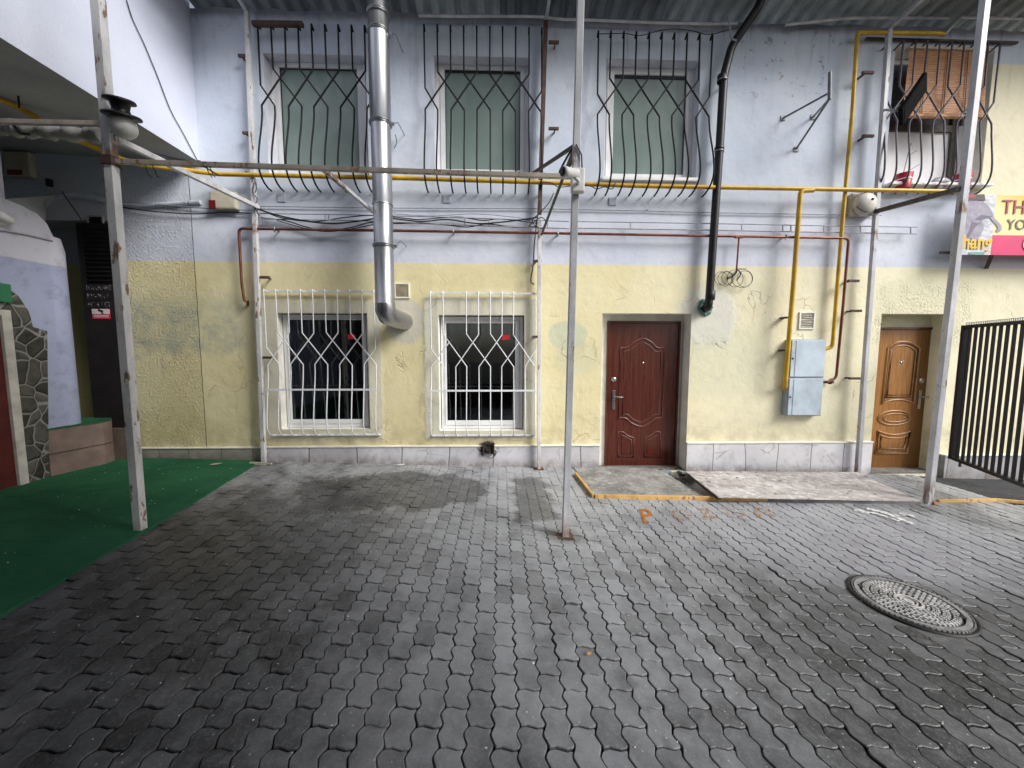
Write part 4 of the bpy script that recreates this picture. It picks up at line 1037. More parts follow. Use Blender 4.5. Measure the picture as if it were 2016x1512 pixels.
xs4 = gx([1754, 1778, 1802.5, 1826, 1850, 1874.5, 1898, 1922, 1945, 1969], 90, -.13)
g4 = grille('grey bulging grille over the window with the bamboo blind at the top right', xs4, gz_(1860, (84, 169, 200, 240, 338, 375), -.13), GREYBAR, .0105, UG, -.13, .05, seed=4, hook=.12)
rl = W(1860, 80, -.04); obj('rail', MB().box((xs4[0]-.25, -.05, rl.z-.012), (xs4[-1]+.35, -.02, rl.z+.012)), DKSTEEL, g4)
for k in (g1, g2_, g3): pass
LGR = 'white grilles over the ground floor windows'
z5 = gz_(627, (572, 655, 685, 718, 838, 859), -.10); z6 = gz_(950, (576, 658, 688, 722, 842, 860), -.10)
x5 = gx([519, 542, 566, 591, 615, 639, 663.5, 687.6, 711.7, 735], 574, -.10); x6 = gx([847, 871.6, 895, 917.5, 941.5, 965, 988, 1011, 1033.5, 1054], 576, -.10)
def rails(z, zm, y): return [(z[0]-.002, -.045, .018, .022, WHITEBAR), (zm, y-.035, .010, .024, WHITEBAR), (z[5]+.004, -.012, .02, .022, WHITEBAR)]
grille('white bulging grille over the left ground floor window next to the flue', x5, z5, WHITEBAR, .0078, LGR, -.10, .095, .05, rails(z5, W(627, 767, -.13).z, -.10), seed=5)
grille('white bulging grille with cut bars over the right ground floor window', x6, z6, WHITEBAR, .0078, LGR, -.10, .095, .05, rails(z6, W(950, 769, -.13).z, -.10), cut=(2, 8), seed=6)
a = W(497, 47, -.14); b = W(597, 48, -.14)
solo('rusty_bar', MB().bar(a, b, .055, .05, bev=.006), RUST, 'short thick rusty bar across the top of the upper left grille', 'bar', a)

# ================================================================== CABLES AND TRAYS
def cable(label, pts, r=.006, mat=CABLE, group=None): return solo('cable', MB().tube(pts, r, 6), mat, label, 'cable', pts[0], group)
def wpts(lst, y=-.05): return [W(px, py, y) for px, py in lst]
def curve(lst, y=-.05): return wpts(smooth(lst, 6), y)
CB = 'cables slung along the wall'
cable('upper black cable from the left post looping past the flue', curve([(500, 402), (525, 418), (560, 430), (620, 436), (680, 428), (740, 424), (800, 430), (830, 432), (900, 427), (950, 434), (985, 431), (1060, 440)], -.055), .007, CABLE, CB)
cable('lower black wavy cable just above the copper pipe', curve([(505, 428), (560, 434), (600, 446), (640, 454), (690, 448), (730, 438), (780, 440), (830, 439), (880, 443), (920, 447), (960, 441), (1010, 447), (1060, 446)], -.065), .007, CABLE, CB)
cable('black cable sagging below the copper pipe', curve([(545, 434), (580, 444), (610, 452), (650, 456), (700, 449), (740, 441)], -.13), .006, CABLE, CB)
cable('black cable running left along the grey render behind the white post', curve([(505, 420), (440, 418), (380, 421), (300, 416), (240, 408)], -.04), .007, CABLE, CB)
cable('thin grey cable along the left render', curve([(505, 414), (420, 411), (330, 404), (240, 398)], -.035), .007, CABLEG, CB)
cable('long thin grey line below the upper windows', curve([(505, 406), (640, 408), (840, 410), (1060, 411), (1250, 415), (1275, 413), (1290, 416), (1480, 420), (1735, 424)], -.025), .006, CABLEG, CB)
cable('thin black wire hanging down the lavender wing at the left', [XP(px, py, XS+.012) for px, py in smooth([(249, 0), (262, 40), (283, 85), (310, 150), (335, 215), (362, 265), (392, 322)], 5)], .005)
cable('thin wire joining the tops of the upper right grille to the drain pipe', curve([(1175, 67), (1230, 66), (1260, 70), (1300, 60), (1325, 57), (1360, 60), (1395, 68), (1430, 60), (1455, 54)], -.16), .005)
cable('pale hose hanging from the roof onto the drain pipe', curve([(1432, 27), (1437, 55), (1440, 75), (1450, 80)], -.22), .010, CABLEG)
cable('cable drooping down the rusty upright to the slim white post', curve([(1063, 395), (1058, 430), (1052, 480), (1050, 520), (1045, 552), (1052, 560)], -.16), .008)
cable('black cable loop hanging beside the camera post', [W(px, py, bC.y+.08) for px, py in smooth([(1134, 284), (1122, 300), (1108, 325), (1102, 340), (1112, 338), (1125, 322), (1131, 300), (1133, 290)], 5)], .009)
cable('cable strapped down the camera post', [W(px, py, bC.y-.036) for px, py in [(1134, 284), (1145, 305), (1146, 330), (1142, 345)]], .006)
cable('black cable wound along the yellow gas main beside the camera', curve([(1062, 358), (1085, 360), (1100, 368), (1130, 366), (1160, 366), (1175, 372), (1190, 368), (1205, 372), (1212, 360)], -.18), .006)
cable('white cable joint with black knot at the slim left post', curve([(497, 385), (505, 372), (500, 355), (488, 340), (482, 338)], -.12), .005)
cable('thick dark cable along the white tie bar', [W(220, 268, bL.y), W(300, 300, -1.3), W(392, 322, -.6), W(430, 345, -.16)], .010)
for i, lst in enumerate(([(0, 268), (30, 283), (130, 290), (260, 296), (300, 300), (395, 318)],)):
    cable('black cable in the corner under the passage soffit', wpts(lst, -.03), .012)
cable('thin black wire hanging from the soffit at far left', [XP(px, py, -4.6) for px, py in ((25, 140), (33, 160), (38, 212))], .008)
cable('black hose hanging from the lagged pipe at far left', [W(px, py, bL.y+.05) for px, py in smooth([(15, 238), (30, 250), (40, 262), (58, 264)], 4)], .010)
cable('thin cord across the passage wall under the small arch', [XP(px, py, XL+.01) for px, py in ((-20, 452), (20, 456), (60, 464), (103, 474))], .009, CABLEG)
cable('cord hanging from the arch towards the black door', wpts([(122, 377), (140, 403), (152, 420), (165, 440)], -.06), .006)
cable('loose black wire drooping from the slim left post under the tan beam', curve([(500, 360), (498, 378), (506, 392), (502, 408), (510, 425)], -.14), .006)
cable('thin grey wire dipping between the flue and the rusty upright', curve([(775, 421), (850, 425), (930, 421), (1000, 426), (1056, 434)], -.045), .005, CABLEG, CB)
cable('black wire tangle at the rusty upright above the copper pipe', curve([(1040, 446), (1052, 436), (1066, 428), (1076, 438), (1070, 450), (1056, 446), (1048, 434), (1062, 420), (1080, 400), (1090, 380)], -.15), .006)
cable('short cable stub hanging beside the exhaust patch of the flue', curve([(778, 265), (781, 280), (776, 292)], -.05), .005)
cable('thick black cable bundle sagging between the slim left post and the flue', curve([(503, 410), (540, 422), (590, 433), (650, 440), (700, 436), (738, 430)], -.09), .010)
cable('thick black cable bundle rising from the flue to the rusty upright', curve([(772, 430), (830, 436), (880, 432), (940, 440), (1000, 436), (1058, 428)], -.09), .009)
def tray(label, lst_up, lst_lo, rungs, y=-.07):
    t = thing('cable_tray', label, 'cable tray', W(*lst_lo[0], y), 'thin metal cable trays along the wall')
    obj('rail', MB().tube(wpts(lst_up, y), .007, 6), CABLEG, t); obj('rail', MB().tube(wpts(lst_lo, y), .007, 6), CABLEG, t)
    def iy(l, x):
        for (x0, y0), (x1, y1) in zip(l, l[1:]):
            if x0 <= x <= x1: return y0+(y1-y0)*(x-x0)/(x1-x0)
        return l[-1][1]
    for x in rungs: obj('rung', MB().bar(W(x, iy(lst_up, x), y), W(x, iy(lst_lo, x), y), .012), CABLEG, t)
tray('left cable tray between the slim left post and the camera post', [(505, 420), (700, 423), (900, 428), (1120, 436)], [(505, 431), (700, 434), (900, 443), (1120, 450)], (512, 640, 647, 915, 962, 1040, 1055, 1078))
tray('right cable tray crossing the drain pipe and ending beyond the gas riser', [(1130, 436), (1400, 440), (1600, 444), (1806, 447)], [(1130, 449), (1400, 453), (1600, 457), (1805, 460.5)], (1241, 1375, 1400, 1411, 1460, 1541, 1557, 1622, 1694, 1720, 1793))
PVC = 'white conduits along the roof edge'
solo('conduit', MB().tube(curve([(824, 31), (900, 32), (1000, 32), (1060, 33), (1110, 38), (1150, 39), (1300, 45), (1400, 47), (1452, 46)], -.10), .015, 10), PVCW, 'long white conduit along the wall top between the flue and the drain pipe', 'conduit', None, PVC)
solo('conduit', MB().tube(curve([(1546, 49), (1600, 43), (1660, 37), (1720, 35), (1868, 36)], -.10), .015, 10), PVCW, 'shorter white conduit along the wall top right of the drain pipe', 'conduit', None, PVC)
solo('conduit', MB().tube(wpts([(1860, 68), (1892, 34), (2040, 36)], -.09), .015, 10), PVCW, 'white conduit rising to the roof edge at the top right corner', 'conduit', None, PVC)
# coil of wire
co = MB()
for cx, cy, rx, ry, ph in ((1428, 549, 15, 14, 0), (1432, 547, 11, 13, 1), (1447, 548, 16, 17, 2), (1461, 548, 21, 18, .5), (1466, 549, 15, 16, 1.4), (1420, 548, 13, 13, .7)):
    co.tube([W(cx+rx*math.cos(2*PI*k/26), cy+ry*math.sin(2*PI*k/26), -.05-.02*math.sin(ph+k)*.5) for k in range(26)], .0035, 5, closed=True)
co.tube(curve([(1452, 530), (1448, 538), (1440, 545), (1432, 548)], -.06), .012, 6); co.tube(curve([(1450, 528), (1460, 529), (1470, 528)], -.05), .003, 5); co.tube(curve([(1452, 530), (1458, 540), (1450, 552)], -.055), .008, 6)
solo('wire_coil', co, CABLE, 'coils of thin wire hanging beside the drain pipe under the copper branch', 'wire coil')

# ================================================================== BOXES, CAMERAS, LAMPS
def cab(z0, z1, label):
    t = thing('meter_cabinet', label, 'meter box', (xc0, -.10, z0), 'grey meter boxes stacked on the wall')
    obj('case', MB().box((xc0, -.095, z0), (xc1, -.001, z1), bev=.004), CABEDGE, t)
    d = obj('door', MB().box((xc0+.012, -.108, z0+.012), (xc1-.012, -.0955, z1-.012), bev=.004), CABINET, t)
    obj('hinge_strip', MB().box((xc0+.070, -.113, z0+.02), (xc0+.095, -.1085, z1-.02), bev=.002), CABINET, d)
    obj('lock', MB().lathe((xc0+.035, -.108, (z0+z1)/2), (0, -1, 0), [(.012, 0), (.012, .005), (.004, .006)], 12), BLACKPL, d)
xc0 = W(1553, 745, -.105).x; xc1 = W(1622.5, 745, -.105).x; zc0 = W(1580, 819, -.105).z; zcm = W(1585, 743.5, -.105).z; zc1 = W(1593, 668, -.105).z
cab(zcm+.001, zc1, 'upper grey meter box between the two yellow pipes'); cab(zc0, zcm-.001, 'lower grey meter box with a pipe entering its right side')
sv = MB(); c = W(1632, 752, -.06); sv.tube([Vector((xc1, c.y, c.z)), c+Vector((.06, 0, 0))], .02, 10); sv.lathe(c+Vector((.0, -.0, 0)), (1, 0, 0), [(.032, 0), (.032, .03)], 12); sv.box((c.x-.01, c.y-.05, c.z+.0), (c.x+.01, c.y-.02, c.z+.05))
solo('stop_valve', sv, DKSTEEL, 'dark stop valve where the copper pipe enters the lower meter box', 'valve')
def vent(label, px0, py0, px1, py1, slats, fm, sm, y=-.018, sl=True):
    a = W(px0, py1, y); b = W(px1, py0, y); t = thing('wall_vent', label, 'vent', (a.x, 0, a.z))
    obj('frame', frame_mb(a.x, b.x, a.z, b.z, y, .018, -y-.001, .002), fm, t)
    if slats:
        mb = MB(); rr = random.Random(9)
        for k in range(slats): z = a.z+.025+(b.z-a.z-.05)*k/(slats-1); mb.obox(((a.x+b.x)/2, y+.009, z), Vector((1, 0, rr.uniform(-.08, .08))).normalized(), Vector((0, .8, .6)), Vector((0, -.6, .8)), b.x-a.x-.036, .004, .022)
        obj('slats', mb, sm, t); obj('backing', MB().box((a.x+.018, -.004, a.z+.018), (b.x-.018, -.002, b.z-.018)), SOOT if sm is BLACKPL else CREAM, t)
    else: obj('cover', MB().box((a.x+.018, y+.006, a.z+.018), (b.x-.018, -.001, b.z-.018)), sm, t)
vent('small slatted vent above the meter boxes', 1573, 614, 1606, 648, 7, REVEAL, WHITEWOOD)
vent('small blank square vent cover right of the flue above the windows', 776, 557, 806, 587, 0, REVEAL, mat_paint('vent_cover', (.28, .24, .16), .7, .25, 9, .1))
vent('small dark slatted vent above the black louvered door', 172, 424, 202, 446, 5, SOFFIT, BLACKPL)
# crushed exhaust outlet in the plinth
c = W(962, 882, -.03); ex = MB(); s = .078; rr = random.Random(4)
fr_ = frame_mb(c.x-s, c.x+s, c.z-s, c.z+s, -.075, .016, .05, .004); n0 = len(fr_.v)
fr_.v = [(v[0]+rr.uniform(-.004, .004), v[1]+rr.uniform(-.004, .004), v[2]+rr.uniform(-.004, .004)) for v in fr_.v]
for k in range(5):
    p = Vector((c.x+rr.uniform(-.05, .05), -.065, c.z+rr.uniform(-.05, .05))); q = Vector((c.x+rr.uniform(-.06, .06), -.075, c.z+rr.uniform(-.06, .06))); fr_.bar(p, q, .022, .008)
fr_.box((c.x-s+.01, -.04, c.z-s+.01), (c.x+s-.01, -.025, c.z+s-.01))
solo('exhaust_vent', fr_, SOOT, 'crushed sooty exhaust outlet in the plinth below the right white grille', 'vent')
SOOTM = m_worn_mark('soot_stain', (.05, .045, .04), .56)
ss = MB(); cc = [(c.x+math.cos(a)*.15*(1+.25*math.sin(3*a)), -.0275, c.z-.03+math.sin(a)*.13) for a in [2*PI*k/18 for k in range(18)]]
ss.add(cc, [tuple(range(17, -1, -1))]); obj('soot_mark', ss, SOOTM, bld)
# camera on the centre post
cc_ = W(1135, 362, bC.y-.03)
cam_t = thing('security_camera', 'white bullet security camera on a junction box on the middle post', 'camera', (cc_.x, cc_.y-.02, cc_.z-.10))
UPV2 = mat_paint('camera_white', (.72, .72, .71), .4, .06, 6, .03)
obj('junction_box', MB().box((cc_.x-.050, cc_.y-.065, cc_.z-.085), (cc_.x+.055, cc_.y-.001, cc_.z+.10), bev=.012), UPV2, cam_t)
cb = Vector((cc_.x-.055, cc_.y-.14, cc_.z+.02)); cd = Vector((-.86, -.42, -.08)).normalized()
bd_ = obj('camera_body', MB().lathe(cb-cd*.045, cd, [(.022, 0), (.034, .005), (.036, .10), (.039, .105), (.039, .14), (.034, .141)], 24), UPV2, cam_t)
obj('lens', MB().lathe(cb+cd*.092, cd, [(.033, .002), (.033, .0065), (.012, .006), (.012, .009)], 20), BLACKPL, bd_)
obj('mount', MB().tube(fillet([cb-cd*.02+Vector((0, 0, -.03)), cb+Vector((.045, .02, -.045)), Vector((cc_.x, cc_.y-.066, cc_.z-.02))], .02, 4), .014, 10), UPV2, cam_t)
# security camera at the far left
c = XP(8, 425, XL+.06); lc = thing('security_camera', 'white security camera on the passage wall at the far left edge', 'camera', c)
obj('mount', MB().lathe((XL+.001, c.y, c.z-.04), (1, 0, 0), [(.055, 0), (.055, .03), (.02, .034)], 20), UPV2, lc)
obj('camera_body', MB().lathe((XL+.05, c.y+.05, c.z-.03), (.25, -.95, .2), [(.03, -.02), (.042, 0), (.042, .13), (.03, .135)], 20), UPV2, lc)
# siren boxes
def siren(label, px0, py0, px1, py1, y, red):
    a = W(px0, py1, y); b = W(px1, py0, y); t = thing('alarm_siren', label, 'alarm box', (a.x, y, a.z), 'alarm siren boxes')
    obj('case', MB().box((a.x, y-.03, a.z), (b.x, -.001, b.z), bev=.022), CREAM, t)
    obj('red_lamp', MB().box((a.x+(b.x-a.x)*red[0], y-.034, a.z+(b.z-a.z)*red[1]), (a.x+(b.x-a.x)*red[2], y-.012, a.z+(b.z-a.z)*red[3]), bev=.008), REDPL, t)
siren('cream alarm siren with a red end below the gas main near the slim left post', 416, 378, 466, 412, -.06, (-.02, -.02, .24, .48))
siren('grimy alarm siren with a red strip high in the passage', 14, 300, 60, 348, -.06, (.12, .04, .72, .26))
c = W(98, 360, -.02); solo('small_sensor', MB().box((c.x-.025, -.05, c.z-.045), (c.x+.025, -.001, c.z+.045), bev=.006), BLACKPL, 'tiny black box on the wall above the passage arch', 'sensor')
# bulkhead lamp
c = W(1703, 401, -.10); bl = thing('bulkhead_lamp', 'round cream bulkhead lamp on a square box left of the grey wall post', 'lamp', c)
obj('base', MB().box((c.x-.155, -.075, c.z-.145), (c.x+.155, -.001, c.z+.145), bev=.012), CREAM, bl)
obj('globe', MB().lathe((c.x, -.075, c.z), (0, -1, 0), [(.150, 0), (.150, .02), (.142, .05), (.11, .085), (.06, .105), (.001, .11)], 28), mat_paint('lamp_cover', (.60, .58, .52), .25, .1, 6, .02), bl)
gg = MB(); gg.tube([(c.x+.146*math.cos(a), -.118-.03*math.cos((a-4.2)*1.2), c.z-.02+.10*math.sin(a)) for a in [3.4+k*.17 for k in range(15)]], .006, 6); gg.lathe((c.x+.02, -.18, c.z+.03), (0, -1, 0), [(.02, 0), (.016, .012), (.004, .014)], 12)
obj('guard', gg, SOOT, bl)
# floodlight by the bamboo blind
FLOODM = mat_paint('matt_black', (.008, .008, .009), .85, .3, 9, .05, spec=.05)
c = W(1797, 196, -.42); fd = thing('floodlight', 'black flat floodlight panel tilted up on an arm in front of the bamboo blind', 'floodlight', W(1744, 216, -.2))
u = (W(1822, 158, -.42)-W(1772, 232, -.42)).normalized(); n_ = Vector((.50, -.80, -.25)); n_ = (n_-u*n_.dot(u)).normalized(); s_ = u.cross(n_)
obj('housing', MB().obox(c, u, s_, n_, .50, .25, .045, bev=.008), FLOODM, fd)
obj('glass', MB().obox(c+n_*.024, u, s_, n_, .44, .20, .004), FLOODM, fd)
obj('arm', MB().tube(fillet([W(1772, 206, -.42), W(1762, 218, -.38), W(1742, 216, -.15)], .03, 4), .014, 8).tube([W(1795, 190, -.40), W(1777, 216, -.36), W(1762, 219, -.34)], .010, 8), CABLEG, fd)
c = W(1904, 222, bR.y+.5); s2 = MB(); s2.sphere(W(1899, 223, -.4), .035, 12, 8); s2.bar(W(1899, 223, -.4), W(1915, 222, -.3), .03)
solo('small_spot', s2, CHROME, 'small silver spot fitting behind the right post by the bamboo blind', 'lamp')
# aerial bracket
ab = MB(); v0 = W(1634, 142, -.52); v1 = W(1633, 196, -.52); ab.tube([v0, v1], .020, 12)
for q_ in ((W(1541, 233, -.0)), (W(1600, 231, -.0)), (W(1567, 294, -.0))): ab.tube([v1+Vector((0, 0, .08 if q_.z > 4.5 and q_.x < 4 else .01)), q_], .0125, 8)
for q_ in ((W(1541, 233, -.0)), (W(1600, 231, -.0)), (W(1567, 294, -.0))): ab.box((q_.x-.03, -.012, q_.z-.03), (q_.x+.03, -.001, q_.z+.03))
solo('aerial_bracket', ab, mat_paint('bracket_steel', (.17, .18, .19), .5, .25, 14, .15, metal=.4), 'empty three legged metal aerial bracket on the lavender wall', 'bracket')
# small squares painted over (junction covers)
for px, py in ((555, 390), (880, 392), (1206, 397)):
    c = W(px, py, -.0); o_ = solo('junction_cover', MB().box((c.x-.05, -.014, c.z-.05), (c.x+.05, -.001, c.z+.05), bev=.004), mat_paint('cover_lavender', (.54, .56, .68), .7, .06, 6, .05) if px == 555 else bpy.data.materials['cover_lavender'], {555: 'small painted square cover under the upper left window', 880: 'small painted square cover under the upper middle window', 1206: 'small painted square cover under the upper right window'}[px], 'junction box', None, 'painted junction covers')
# ================================================================== BANNER
YB = -.22
bx0 = W(1888, 440, YB).x; bxm = W(1956, 440, YB).x; bx1 = bxm+2.6; bz0 = W(1950, 502, YB).z; bz1 = W(1950, 384, YB).z
ban = thing('banner', 'advertising banner with a grey elephant panel and yellow and pink lettering at the right edge', 'banner', (bx0, YB, bz0))
def mat_flat(name, col, rough=.5, var=.06): return mat_paint(name, col, rough, var, 5, .03)
def yb(x, z, d=0): return YB-d+.0015*math.sin(x*5+z*3)+.0006*math.sin(z*14)
def sheet(x0, x1, z0, z1, d=0, n=14, m=6, top=None):
    mb = MB()
    vs = [(x0+(x1-x0)*i/n, yb(x0+(x1-x0)*i/n, z0+(z1-z0)*j/m, d), z0+(z1-z0)*j/m) for j in range(m+1) for i in range(n+1)]
    mb.add(vs, [(j*(n+1)+i, j*(n+1)+i+1, (j+1)*(n+1)+i+1, (j+1)*(n+1)+i) for j in range(m) for i in range(n)], True); return mb
mm = M('picture_panel'); nn = mm.noise(9, 5, .6, mm.scaled(1, 1, 2.2)); PANEL = mm.out(mm.mix(mm.step(nn, .35, .65), (.46, .47, .54), (.74, .75, .80)), .5)
obj('picture_panel', sheet(bx0, bxm, bz0, bz1), PANEL, ban)
mm = M('yellow_panel'); YP = mm.out(mm.mix(mm.step(mm.add(mm.xyz(2), mm.mul(mm.xyz(0), .35)), bz1+2.05, bz1+2.45), (.86, .74, .36), (.80, .50, .03)), .5)
zpk = bz0+(bz1-bz0)*.335
obj('yellow_panel', sheet(bxm, bx1, zpk, bz1), YP, ban); obj('pink_panel', sheet(bxm, bx1, bz0, zpk), mat_flat('pink_vinyl', (.72, .035, .16)), ban)
def flat_poly(pts, d):
    mb = MB(); P = [(p[0], yb(p[0], p[1], d), p[1]) for p in pts]; mb.add(P, [tuple(range(len(P)))]); return mb
def ppx(lst): return [(W(px, py, YB).x, W(px, py, YB).z) for px, py in lst]
def c5(lst): return ppx([(1800+x/5.04, 360+y/5.04) for x, y in lst])
mm = M('elephant_hide'); eh = mm.noise(14, 5, .6); EH = mm.out(mm.mix(mm.step(eh, .3, .7), (.27, .255, .33), (.40, .375, .46)), .6)
mm = M('elephant_shade'); EHD = mm.out((.17, .15, .22), .6)
bodyp = smooth([(455, 190), (520, 178), (600, 180), (690, 192), (735, 240), (770, 300), (790, 350), (830, 390), (860, 430), (858, 470), (830, 492), (805, 480), (822, 450), (800, 415), (765, 375), (740, 348), (700, 360), (665, 385), (690, 410), (680, 460), (655, 520), (635, 545), (640, 580), (590, 575), (545, 545), (470, 560)], 4)
obj('elephant', flat_poly(c5(bodyp), .005), EH, ban)
obj('elephant_shading', flat_poly(c5(smooth([(565, 385), (620, 400), (655, 395), (600, 440), (560, 500), (540, 540), (520, 520), (545, 460)], 3)), .0065), EHD, ban)
obj('elephant_shading', flat_poly(c5(smooth([(660, 320), (720, 330), (760, 330), (740, 348), (690, 358), (640, 372), (600, 360)], 3)), .0065), EHD, ban)
obj('saddle_cloth', flat_poly(c5([(530, 120), (690, 115), (700, 180), (620, 172), (530, 178)]), .0065), mat_flat('dark_saddle', (.06, .035, .045)), ban)
obj('saddle_edge', flat_poly(c5([(530, 118), (600, 116), (598, 150), (530, 156)]), .008), mat_flat('saddle_red', (.36, .03, .06)), ban)
def bxf(px, py, d=.007):
    p = W(px, py, YB)
    return lambda u, v, w: (p.x+u, yb(p.x+u, p.z+v, d)-w, p.z+v)
tz = (W(1950, 484, YB)-W(1950, 503, YB)).length
obj('lettering', text_mb('hang', .255, bxf(1892.5, 489, .008), .002, True, .84), mat_flat('yellow_letters', (.86, .52, .03)), ban)
obj('lettering', text_mb('THANK', .26, bxf(1970, 421), .002, False, .95), mat_flat('maroon_letters', (.36, .06, .09)), ban)
obj('lettering', text_mb('YOU', .19, bxf(1980, 452), .002, False, 1.0), mat_flat('grey_letters', (.20, .17, .15)), ban)
obj('lettering', text_mb('C', .26, bxf(2010, 494), .002, True, 1.0), mat_flat('white_letters', (.85, .85, .85)), ban)
obj('small_print', flat_poly(c5([(545, 685), (690, 687), (688, 715), (540, 712)]), .006), mat_flat('teal_strip', (.20, .38, .36)), ban)
obj('bracket', MB().bar((W(1957, 520, -.10).x, -.02, W(1957, 525, -.1).z), (W(1957, 505, -.2).x, -.18, bz0+.03), .035), SOOT, ban)
obj('support_rail', MB().bar((bx0-.1, -.12, bz0+.05), (bx1, -.12, bz0+.05), .03), DKSTEEL, ban)

# ================================================================== BLIND, POTS, BAG
p0 = W(1791, 98, -.05); p1 = W(1776, 229, -.05); p2 = W(1938, 232, -.05); p3 = W(1944, 103, -.05)
bt = thing('bamboo_blind', 'brown bamboo roller blind hanging behind the grey grille', 'blind', (p1+p2)/2)
mb = MB(); n = 14
rows = [(p0.lerp(p1, k/n), p3.lerp(p2, k/n)) for k in range(n+1)]
for (a, b), (c_, d_) in zip(rows, rows[1:]): mb.add([a, b, d_, c_], [(3, 2, 1, 0)]); 
mb.bar(p1+Vector((0, 0, .01)), p2+Vector((0, 0, .01)), .05, .035)
obj('slats', mb, BLIND, bt); obj('head_rail', MB().bar(p0+Vector((-.02, 0, .02)), p3+Vector((.02, 0, .02)), .05, .03), mat_paint('pale_valance', (.62, .50, .38), .6, .2, 20, .1), bt)
cd_ = MB()
for t in (.22, .48, .74): cd_.bar(p0.lerp(p3, t)+Vector((0, -.012, 0)), p1.lerp(p2, t)+Vector((0, -.012, .02)), .006)
obj('cord', cd_, SOOT, bt)
RED = mat_paint('red_pot', (.42, .015, .04), .4, .12, 8, .05); 
def pot(px, py0, py1, w, label):
    b = W(px, py1, -.07); t = W(px, py0, -.07); g = thing('flower_pot', label, 'flower pot', b, 'red flower pots on the upper right sill'); h = t.z-b.z
    obj('pot', MB().lathe(b, (0, 0, 1), [(w*.38, 0), (w*.5, h), (w*.46, h), (w*.43, h*.86), (.001, h*.85)], 24), RED, g)
    obj('stripe', MB().lathe(b+Vector((0, 0, h*.55)), (0, 0, 1), [(w*.449, 0), (w*.455, .0), (w*.463, h*.08), (w*.45, h*.08)], 24, cap=False), SHUTTER, g)
    return g, t
pg, pt = pot(1777, 343, 372, .19, 'left red flower pot with a dry stem on the upper right sill')
sx_ = MB(); sx_.tube([pt-Vector((0, 0, .05)), pt+Vector((.03, -.02, .25)), pt+Vector((.05, -.03, .38))], .004, 5); sx_.tube([pt+Vector((.03, -.02, .22)), pt+Vector((.16, -.01, .30))], .003, 5); sx_.tube([pt, pt+Vector((.20, -.02, .12))], .003, 5)
obj('dry_stem', sx_, mat_paint('dry_stem_brown', (.10, .07, .04), .8, .2, 9, .1), pg)
pot(1893, 344, 372, .19, 'right red flower pot half hidden behind the right post')
bgm = MB(); bg = W(1845, 361, -.07); rr = random.Random(8)
n0 = 0; bgm.sphere(bg+Vector((.03, 0, .0)), .085, 16, 10, (1.6, .7, .85))
bgm.v = [(v[0]+.022*mnoise.noise(Vector(v)*14), v[1]+.02*mnoise.noise(Vector(v)*17+Vector((3, 1, 2))), v[2]+.026*mnoise.noise(Vector(v)*15+Vector((9, 4, 1)))) for v in bgm.v]
solo('plastic_bag', bgm, mat_paint('crumpled_plastic', (.42, .42, .48), .25, .35, 24, .5), 'crumpled clear plastic bag between the two red flower pots', 'bag', bg-Vector((0, 0, .07)))

# ================================================================== GATE
A0 = W(1884, 770, -.35); A0.z = 0
def onz(px, py, z):
    d = ray(px, py); return EYE+d*((z-EYE.z)/d.z)
gzb, gzt = .215, 1.99
B0 = (onz(2016, 945, gzb)+onz(2016, 627, gzt))*.5; B0.z = 0
gd = (B0-A0); gl_ = gd.length; gd /= gl_; Lg = gl_+.75
gt = thing('metal_gate', 'black metal gate of upright bars standing open at the right edge', 'gate', (A0.x, A0.y, gzb))
GB = mat_paint('gate_black', (.012, .013, .016), .45, .3, 12, .1); nrm = Vector((gd.y, -gd.x, 0))
def gp_(s, z): return Vector((A0.x+gd.x*s, A0.y+gd.y*s, z))
fr_ = MB()
fr_.bar(gp_(.03, gzb+.04), gp_(.03, gzt-.04), .055, .05, nrm); fr_.bar(gp_(0, gzt-.02), gp_(Lg, gzt-.02), .05, .04); fr_.bar(gp_(0, gzb+.02), gp_(Lg, gzb+.02), .05, .04); fr_.bar(gp_(Lg-.03, gzb+.04), gp_(Lg-.03, gzt-.04), .055, .05, nrm)
fr_.bar(gp_(.20, gzb-.06), gp_(.20, gzb+.001), .02)
obj('frame', fr_, GB, gt)
s = .135
while s < Lg-.08: obj('bar', MB().bar(gp_(s, gzb+.04), gp_(s, gzt-.04), .024, .024, nrm), GB, gt); s += .1
wtop = MB(); s = .05
while s < Lg: wtop.bar(gp_(s, gzt), gp_(s, gzt+.035), .006); s += .03
wtop.bar(gp_(.03, gzt+.03), gp_(Lg, gzt+.03), .004); obj('mesh_strip', wtop, CABLEG, gt)

# ================================================================== GROUND THINGS
cm = MB(); ny = 40; nx = 30
vs = []; 
for j in range(ny+1):
    y = -.02-6.5*j/ny
    for i in range(nx+1):
        t = i/nx; x = carpet_edge(y)+.006*math.sin(y*9)-t**1.3*5.6
        vs.append((x, y, gz(x)+.016+.004*mnoise.noise(Vector((x*2, y*2, 0)))+(.006*max(0, mnoise.noise(Vector((x*.6, y*3, 4))))) ))
cm.add(vs, [(j*(nx+1)+i, j*(nx+1)+i+1, (j+1)*(nx+1)+i+1, (j+1)*(nx+1)+i) for j in range(ny) for i in range(nx)], True)
e = [vs[j*(nx+1)] for j in range(ny+1)]; cm.add(e+[(p[0]+.003, p[1], p[2]-.022) for p in e], [(j, j+1, j+1+ny+1, j+ny+1) for j in range(ny)])
solo('green_carpet', cm, CARPET, 'dark green carpet covering the ground at the left', 'carpet', (-4.5, -2, .17))

